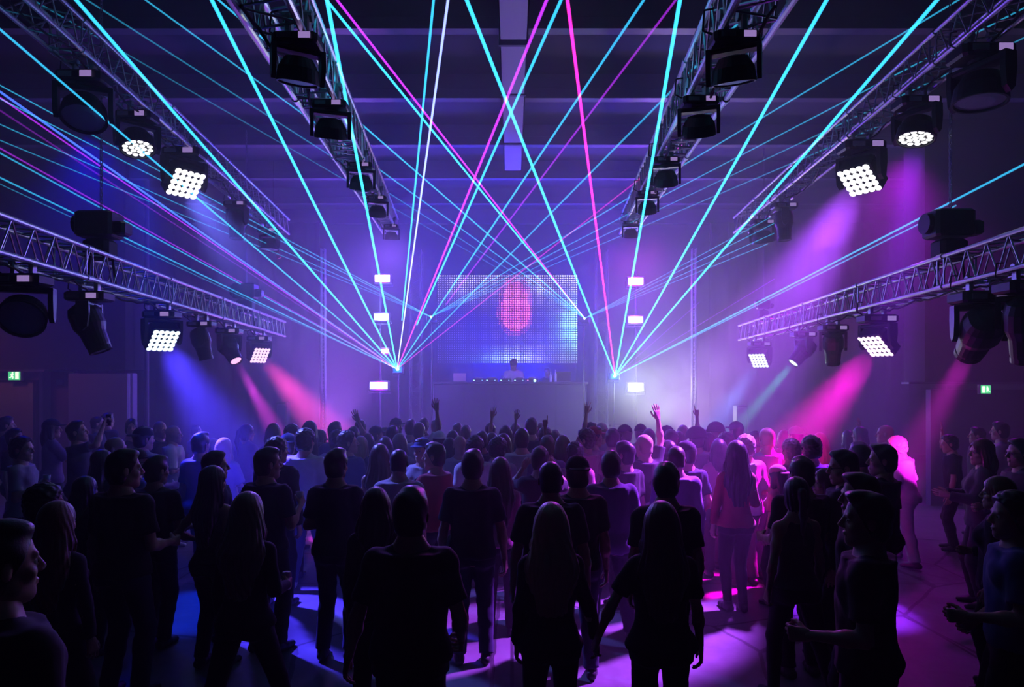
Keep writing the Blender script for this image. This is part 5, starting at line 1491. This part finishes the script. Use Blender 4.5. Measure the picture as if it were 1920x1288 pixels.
mid(1253, 825, 1.66, 'short person right of the raised arm', 'f', 20, D, 'stand', (0, 0, 0), ('bob', None), 'jacket', 'jeans', tc='v', d=8.1)
mid(1268, 834, 1.76, 'man with a round cropped head and a striped violet shirt', 'm', -4, D, 'stand', (0, 0, 0), B, 'shirt', 'jeans', tc='v', hc='b', d=6.7, build=1.05, seed=2)
mid(1288, 824, 1.75, 'man in a baseball cap turned left with a dark t-shirt', 'm', 10, ('low', 'down'), 'stand', (25, 0, 0), ('short', 'front'), 'tee', 'jeans', tc='n', d=7.4, build=1.05, seed=3)
mid(1306, 802, 1.76, 'man in a brimmed hat and pale shirt above the baseball cap', 'm', 10, D, 'stand', (15, 0, 0), ('short', 'bucket'), 'shirt', 'jeans', tc='l', d=9.0, seed=4)
mid(1327, 811, 1.67, 'woman with pinned hair right of the brimmed hat', 'f', 20, ('bent', 'down'), 'stand', (20, 0, 0), ('pony', None), 'tee', 'jeans', tc='v', hc='b', d=9.2)
mid(1361, 808, 1.74, 'curly haired head just above the woman in leggings', 'm', 0, D, 'stand', (0, 0, 0), ('curly', None), 'tee', 'jeans', tc='p', d=8.9, seed=5)
mid(1348, 822, 1.64, 'short haired woman in a pink top holding a cup, left of the leggings woman', 'f', -10, ('down', 'cup'), 'stand', (0, 0, 0), ('bob', None), 'tee', 'jeans', tc='p', d=8.4, held=('cup', 'l', 'cup held by the short haired woman in pink'))
mid(1398, 812, 1.72, 'person in a white t-shirt half hidden by the leggings woman', 'm', 10, ('bent', 'down'), 'stand', (0, 0, 0), ('curly', None), 'loose', 'jeans', tc='w', hc='a', d=8.3, seed=1)
mid(1438, 800, 1.84, 'tall man with cropped fair hair and a t-shirt glowing magenta', 'm', 0, D, 'narrow', (0, 0, 0), B, 'tee', 'jeans', tc='l', hc='y', bc='v', d=8.2, build=1.08, seed=2)
mid(1483, 820, 1.70, 'person with tousled hair lifting a cup, pink light on the arm', 'm', 15, ('down', 'cup'), 'stand', (0, 0, 0), ('curly', None), 'tee', 'jeans', tc='p', hc='a', d=8.1, seed=3, held=('cup', 'l', 'cup lifted by the tousled haired person'))
mid(1492, 797, 1.77, 'man with a pale cap in the brightest pink haze', 'm', 25, D, 'stand', (0, 0, 0), ('buzz', 'back'), 'tee', 'jeans', tc='p', cc='w', d=9.5)
mid(1521, 814, 1.78, 'dark haired man in a violet t-shirt before the pink lit woman', 'm', 0, D, 'stand', (5, 0, 0), ('curly', None), 'tee', 'jeans', tc='v', bc='n', d=7.6, seed=4)
mid(1537, 811, 1.71, 'long haired woman glowing pink behind the violet t-shirt', 'f', -5, D, 'stand', (0, 0, 0), ('long', None), 'tee', 'jeans', tc='w', hc='y', d=8.8)
mid(1458, 884, 1.5, 'small seated looking figure with a pink lit cap', 'f', 40, D, 'stand', (0, 0, 0), ('bob', 'back'), 'tee', 'jeans', tc='p', cc='p', d=7.4)
# rows nearest the stage: heads over the shoulders of the others
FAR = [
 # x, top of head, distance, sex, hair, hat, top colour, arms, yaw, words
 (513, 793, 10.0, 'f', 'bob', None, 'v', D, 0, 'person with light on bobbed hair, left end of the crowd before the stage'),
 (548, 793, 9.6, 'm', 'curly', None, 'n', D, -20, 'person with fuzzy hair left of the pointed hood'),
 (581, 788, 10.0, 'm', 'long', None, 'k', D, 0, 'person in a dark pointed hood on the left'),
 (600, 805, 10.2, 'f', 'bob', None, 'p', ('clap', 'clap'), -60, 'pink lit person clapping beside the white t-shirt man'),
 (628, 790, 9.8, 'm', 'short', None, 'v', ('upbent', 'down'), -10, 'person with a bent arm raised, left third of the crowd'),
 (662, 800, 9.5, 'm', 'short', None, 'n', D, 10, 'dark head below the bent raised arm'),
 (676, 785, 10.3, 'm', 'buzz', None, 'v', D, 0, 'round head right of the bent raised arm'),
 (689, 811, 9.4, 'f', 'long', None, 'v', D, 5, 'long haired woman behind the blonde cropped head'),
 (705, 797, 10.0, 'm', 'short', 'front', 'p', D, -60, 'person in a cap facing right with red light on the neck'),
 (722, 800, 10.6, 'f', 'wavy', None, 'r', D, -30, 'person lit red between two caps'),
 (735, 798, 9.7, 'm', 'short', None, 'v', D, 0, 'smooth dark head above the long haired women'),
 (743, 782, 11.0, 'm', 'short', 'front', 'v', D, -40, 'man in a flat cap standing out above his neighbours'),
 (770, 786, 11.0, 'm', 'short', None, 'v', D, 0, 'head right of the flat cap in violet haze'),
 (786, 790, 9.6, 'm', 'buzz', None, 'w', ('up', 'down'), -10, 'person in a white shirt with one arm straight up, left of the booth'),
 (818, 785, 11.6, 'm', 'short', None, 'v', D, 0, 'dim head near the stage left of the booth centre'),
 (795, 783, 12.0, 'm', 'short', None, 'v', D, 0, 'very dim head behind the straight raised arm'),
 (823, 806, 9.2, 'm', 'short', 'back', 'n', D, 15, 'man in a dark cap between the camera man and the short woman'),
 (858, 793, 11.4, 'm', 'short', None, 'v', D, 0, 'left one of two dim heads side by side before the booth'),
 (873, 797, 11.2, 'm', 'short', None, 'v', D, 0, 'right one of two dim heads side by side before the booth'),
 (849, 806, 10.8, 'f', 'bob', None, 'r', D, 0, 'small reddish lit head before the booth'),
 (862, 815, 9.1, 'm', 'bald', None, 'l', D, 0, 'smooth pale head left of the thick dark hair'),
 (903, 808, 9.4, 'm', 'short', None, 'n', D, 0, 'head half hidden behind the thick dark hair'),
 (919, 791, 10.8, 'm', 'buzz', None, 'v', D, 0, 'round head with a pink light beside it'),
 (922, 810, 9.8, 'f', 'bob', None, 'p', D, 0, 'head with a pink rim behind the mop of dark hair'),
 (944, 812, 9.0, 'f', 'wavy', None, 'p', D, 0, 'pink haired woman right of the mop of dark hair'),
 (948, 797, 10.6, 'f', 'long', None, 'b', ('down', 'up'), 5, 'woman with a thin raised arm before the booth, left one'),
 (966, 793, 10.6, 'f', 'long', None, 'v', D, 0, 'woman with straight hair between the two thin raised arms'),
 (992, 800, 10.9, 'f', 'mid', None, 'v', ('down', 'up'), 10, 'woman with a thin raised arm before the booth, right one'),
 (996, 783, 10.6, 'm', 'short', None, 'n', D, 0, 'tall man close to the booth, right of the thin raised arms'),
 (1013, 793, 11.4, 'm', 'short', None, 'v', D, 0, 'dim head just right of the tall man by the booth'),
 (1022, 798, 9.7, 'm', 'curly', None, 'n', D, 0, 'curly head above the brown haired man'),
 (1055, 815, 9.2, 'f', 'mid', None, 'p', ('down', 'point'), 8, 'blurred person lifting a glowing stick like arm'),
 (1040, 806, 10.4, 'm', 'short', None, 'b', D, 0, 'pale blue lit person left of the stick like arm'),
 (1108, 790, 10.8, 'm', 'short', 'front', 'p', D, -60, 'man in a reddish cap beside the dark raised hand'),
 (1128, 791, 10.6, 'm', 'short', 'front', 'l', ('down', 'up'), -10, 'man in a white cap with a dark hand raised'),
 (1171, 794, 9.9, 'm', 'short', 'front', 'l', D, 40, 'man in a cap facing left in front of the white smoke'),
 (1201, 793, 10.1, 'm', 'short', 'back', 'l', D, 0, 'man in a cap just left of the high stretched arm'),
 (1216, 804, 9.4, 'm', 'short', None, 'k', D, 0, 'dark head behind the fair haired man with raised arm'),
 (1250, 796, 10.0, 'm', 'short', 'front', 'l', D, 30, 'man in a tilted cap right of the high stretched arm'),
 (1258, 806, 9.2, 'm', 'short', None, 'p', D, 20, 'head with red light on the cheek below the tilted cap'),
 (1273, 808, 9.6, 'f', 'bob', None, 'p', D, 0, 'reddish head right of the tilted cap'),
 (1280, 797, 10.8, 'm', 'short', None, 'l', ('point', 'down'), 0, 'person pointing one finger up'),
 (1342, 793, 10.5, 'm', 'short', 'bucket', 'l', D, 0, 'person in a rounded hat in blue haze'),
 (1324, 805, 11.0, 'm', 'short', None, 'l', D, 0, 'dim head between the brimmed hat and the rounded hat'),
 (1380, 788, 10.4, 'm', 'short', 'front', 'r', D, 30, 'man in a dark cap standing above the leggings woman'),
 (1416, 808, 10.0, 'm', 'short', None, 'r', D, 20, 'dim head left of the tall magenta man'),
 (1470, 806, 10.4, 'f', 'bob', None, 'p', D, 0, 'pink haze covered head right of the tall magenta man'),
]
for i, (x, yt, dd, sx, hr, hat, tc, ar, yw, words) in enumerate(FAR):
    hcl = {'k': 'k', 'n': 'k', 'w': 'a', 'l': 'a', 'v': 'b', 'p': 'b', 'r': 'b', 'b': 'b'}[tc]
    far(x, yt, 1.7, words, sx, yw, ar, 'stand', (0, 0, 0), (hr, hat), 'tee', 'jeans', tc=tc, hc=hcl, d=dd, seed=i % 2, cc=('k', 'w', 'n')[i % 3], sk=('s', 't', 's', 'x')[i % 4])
# performers
ZB = 1.05
dp = 19.0
zt_ = CAMZ - (665 - HY) * dp / F
o = person(963, 663, zt_ - ZB, 'performer in a pale striped shirt playing behind the booth', 'm', 180, ('reach', 'reach'), 'stand', (0, -25, 0), ('short', 'front'), 'shirt', 'jeans', tc='w', d=dp, hd=1, z0=ZB, sk='t', group='people on stage')
o = person(1026, 668, 1.72, 'dim person standing behind the booth on the right', 'm', 160, ('bent', 'down'), 'stand', (0, -10, 0), S, 'tee', 'jeans', tc='n', d=19.2, hd=1, z0=ZB, sk='t', group='people on stage')
# ------------------------------------------------------------------ haze, thicker towards the stage
def haze(y0, y1, dens, label):
    hz = MB().box((XL + .01, y0 + .002, .004), (XR - .01, y1 - .002, ZC - .01)).build('haze', [])
    tag(hz, label, 'haze', None, 'stuff')
    hm = bpy.data.materials.new('stage_haze'); hm.use_nodes = True; nt = hm.node_tree; nt.nodes.clear()
    vs = nt.nodes.new('ShaderNodeVolumeScatter'); vs.inputs['Color'].default_value = (1, 1, 1, 1)
    vs.inputs['Density'].default_value = dens; vs.inputs['Anisotropy'].default_value = .38
    out = nt.nodes.new('ShaderNodeOutputMaterial'); nt.links.new(vs.outputs[0], out.inputs['Volume'])
    hm.cycles.homogeneous_volume = True
    hz.data.materials.append(hm)
    hz.display_type = 'WIRE'
haze(YF + .01, 5.0, .003, 'thin haze over the people nearest the camera')
haze(5.0, 9.0, .020, 'light haze over the middle of the dance floor')
haze(9.0, YB - .01, .046, 'thick coloured haze around the stage')

# a cloud from the smoke machine hangs in front of the right strobes
def smoke(c, r, dens, label):
    m = MB(); m.lathe([(r[0] * math.sin(t), r[2] * -math.cos(t)) for t in np.linspace(.05, math.pi - .05, 14)], Matrix.Identity(4), 20)
    V = np.concatenate(m.v); V[:, 1] *= r[1] / r[0]
    m.v = [V + np.array(c)]
    o = m.build('smoke', [], loc=c); tag(o, label, 'smoke', None, 'stuff')
    sm = bpy.data.materials.new('smoke_cloud'); sm.use_nodes = True; nt = sm.node_tree; nt.nodes.clear(); L = nt.links.new
    tc = nt.nodes.new('ShaderNodeTexCoord'); n = nt.nodes.new('ShaderNodeTexNoise'); n.inputs['Scale'].default_value = .9; n.inputs['Detail'].default_value = 3; n.inputs['Distortion'].default_value = .6
    L(tc.outputs['Object'], n.inputs['Vector'])
    mp = nt.nodes.new('ShaderNodeMapping'); mp.inputs['Scale'].default_value = (1 / r[0], 1 / r[1], 1 / r[2]); L(tc.outputs['Object'], mp.inputs[0])
    ln = nt.nodes.new('ShaderNodeVectorMath'); ln.operation = 'LENGTH'; L(mp.outputs[0], ln.inputs[0])
    fo = nt.nodes.new('ShaderNodeMapRange'); fo.inputs[1].default_value = 1.0; fo.inputs[2].default_value = .35; L(ln.outputs['Value'], fo.inputs[0])
    r1 = nt.nodes.new('ShaderNodeMapRange'); r1.inputs[1].default_value = .42; r1.inputs[2].default_value = .68; L(n.outputs['Fac'], r1.inputs[0])
    mu = nt.nodes.new('ShaderNodeMath'); mu.operation = 'MULTIPLY'; L(fo.outputs[0], mu.inputs[0]); L(r1.outputs[0], mu.inputs[1])
    m2 = nt.nodes.new('ShaderNodeMath'); m2.operation = 'MULTIPLY'; m2.inputs[1].default_value = dens; L(mu.outputs[0], m2.inputs[0])
    vs = nt.nodes.new('ShaderNodeVolumeScatter'); vs.inputs['Anisotropy'].default_value = .2; L(m2.outputs[0], vs.inputs['Density'])
    out = nt.nodes.new('ShaderNodeOutputMaterial'); L(vs.outputs[0], out.inputs['Volume'])
    sm.cycles.volume_step_rate = 2.0
    o.data.materials.append(sm)
smoke((P(1265, 735, 16.3).x, 16.3, P(1265, 725, 16.3).z), (2.0, 1.0, 1.35), .55, 'pale drifting smoke cloud to the right of the booth')
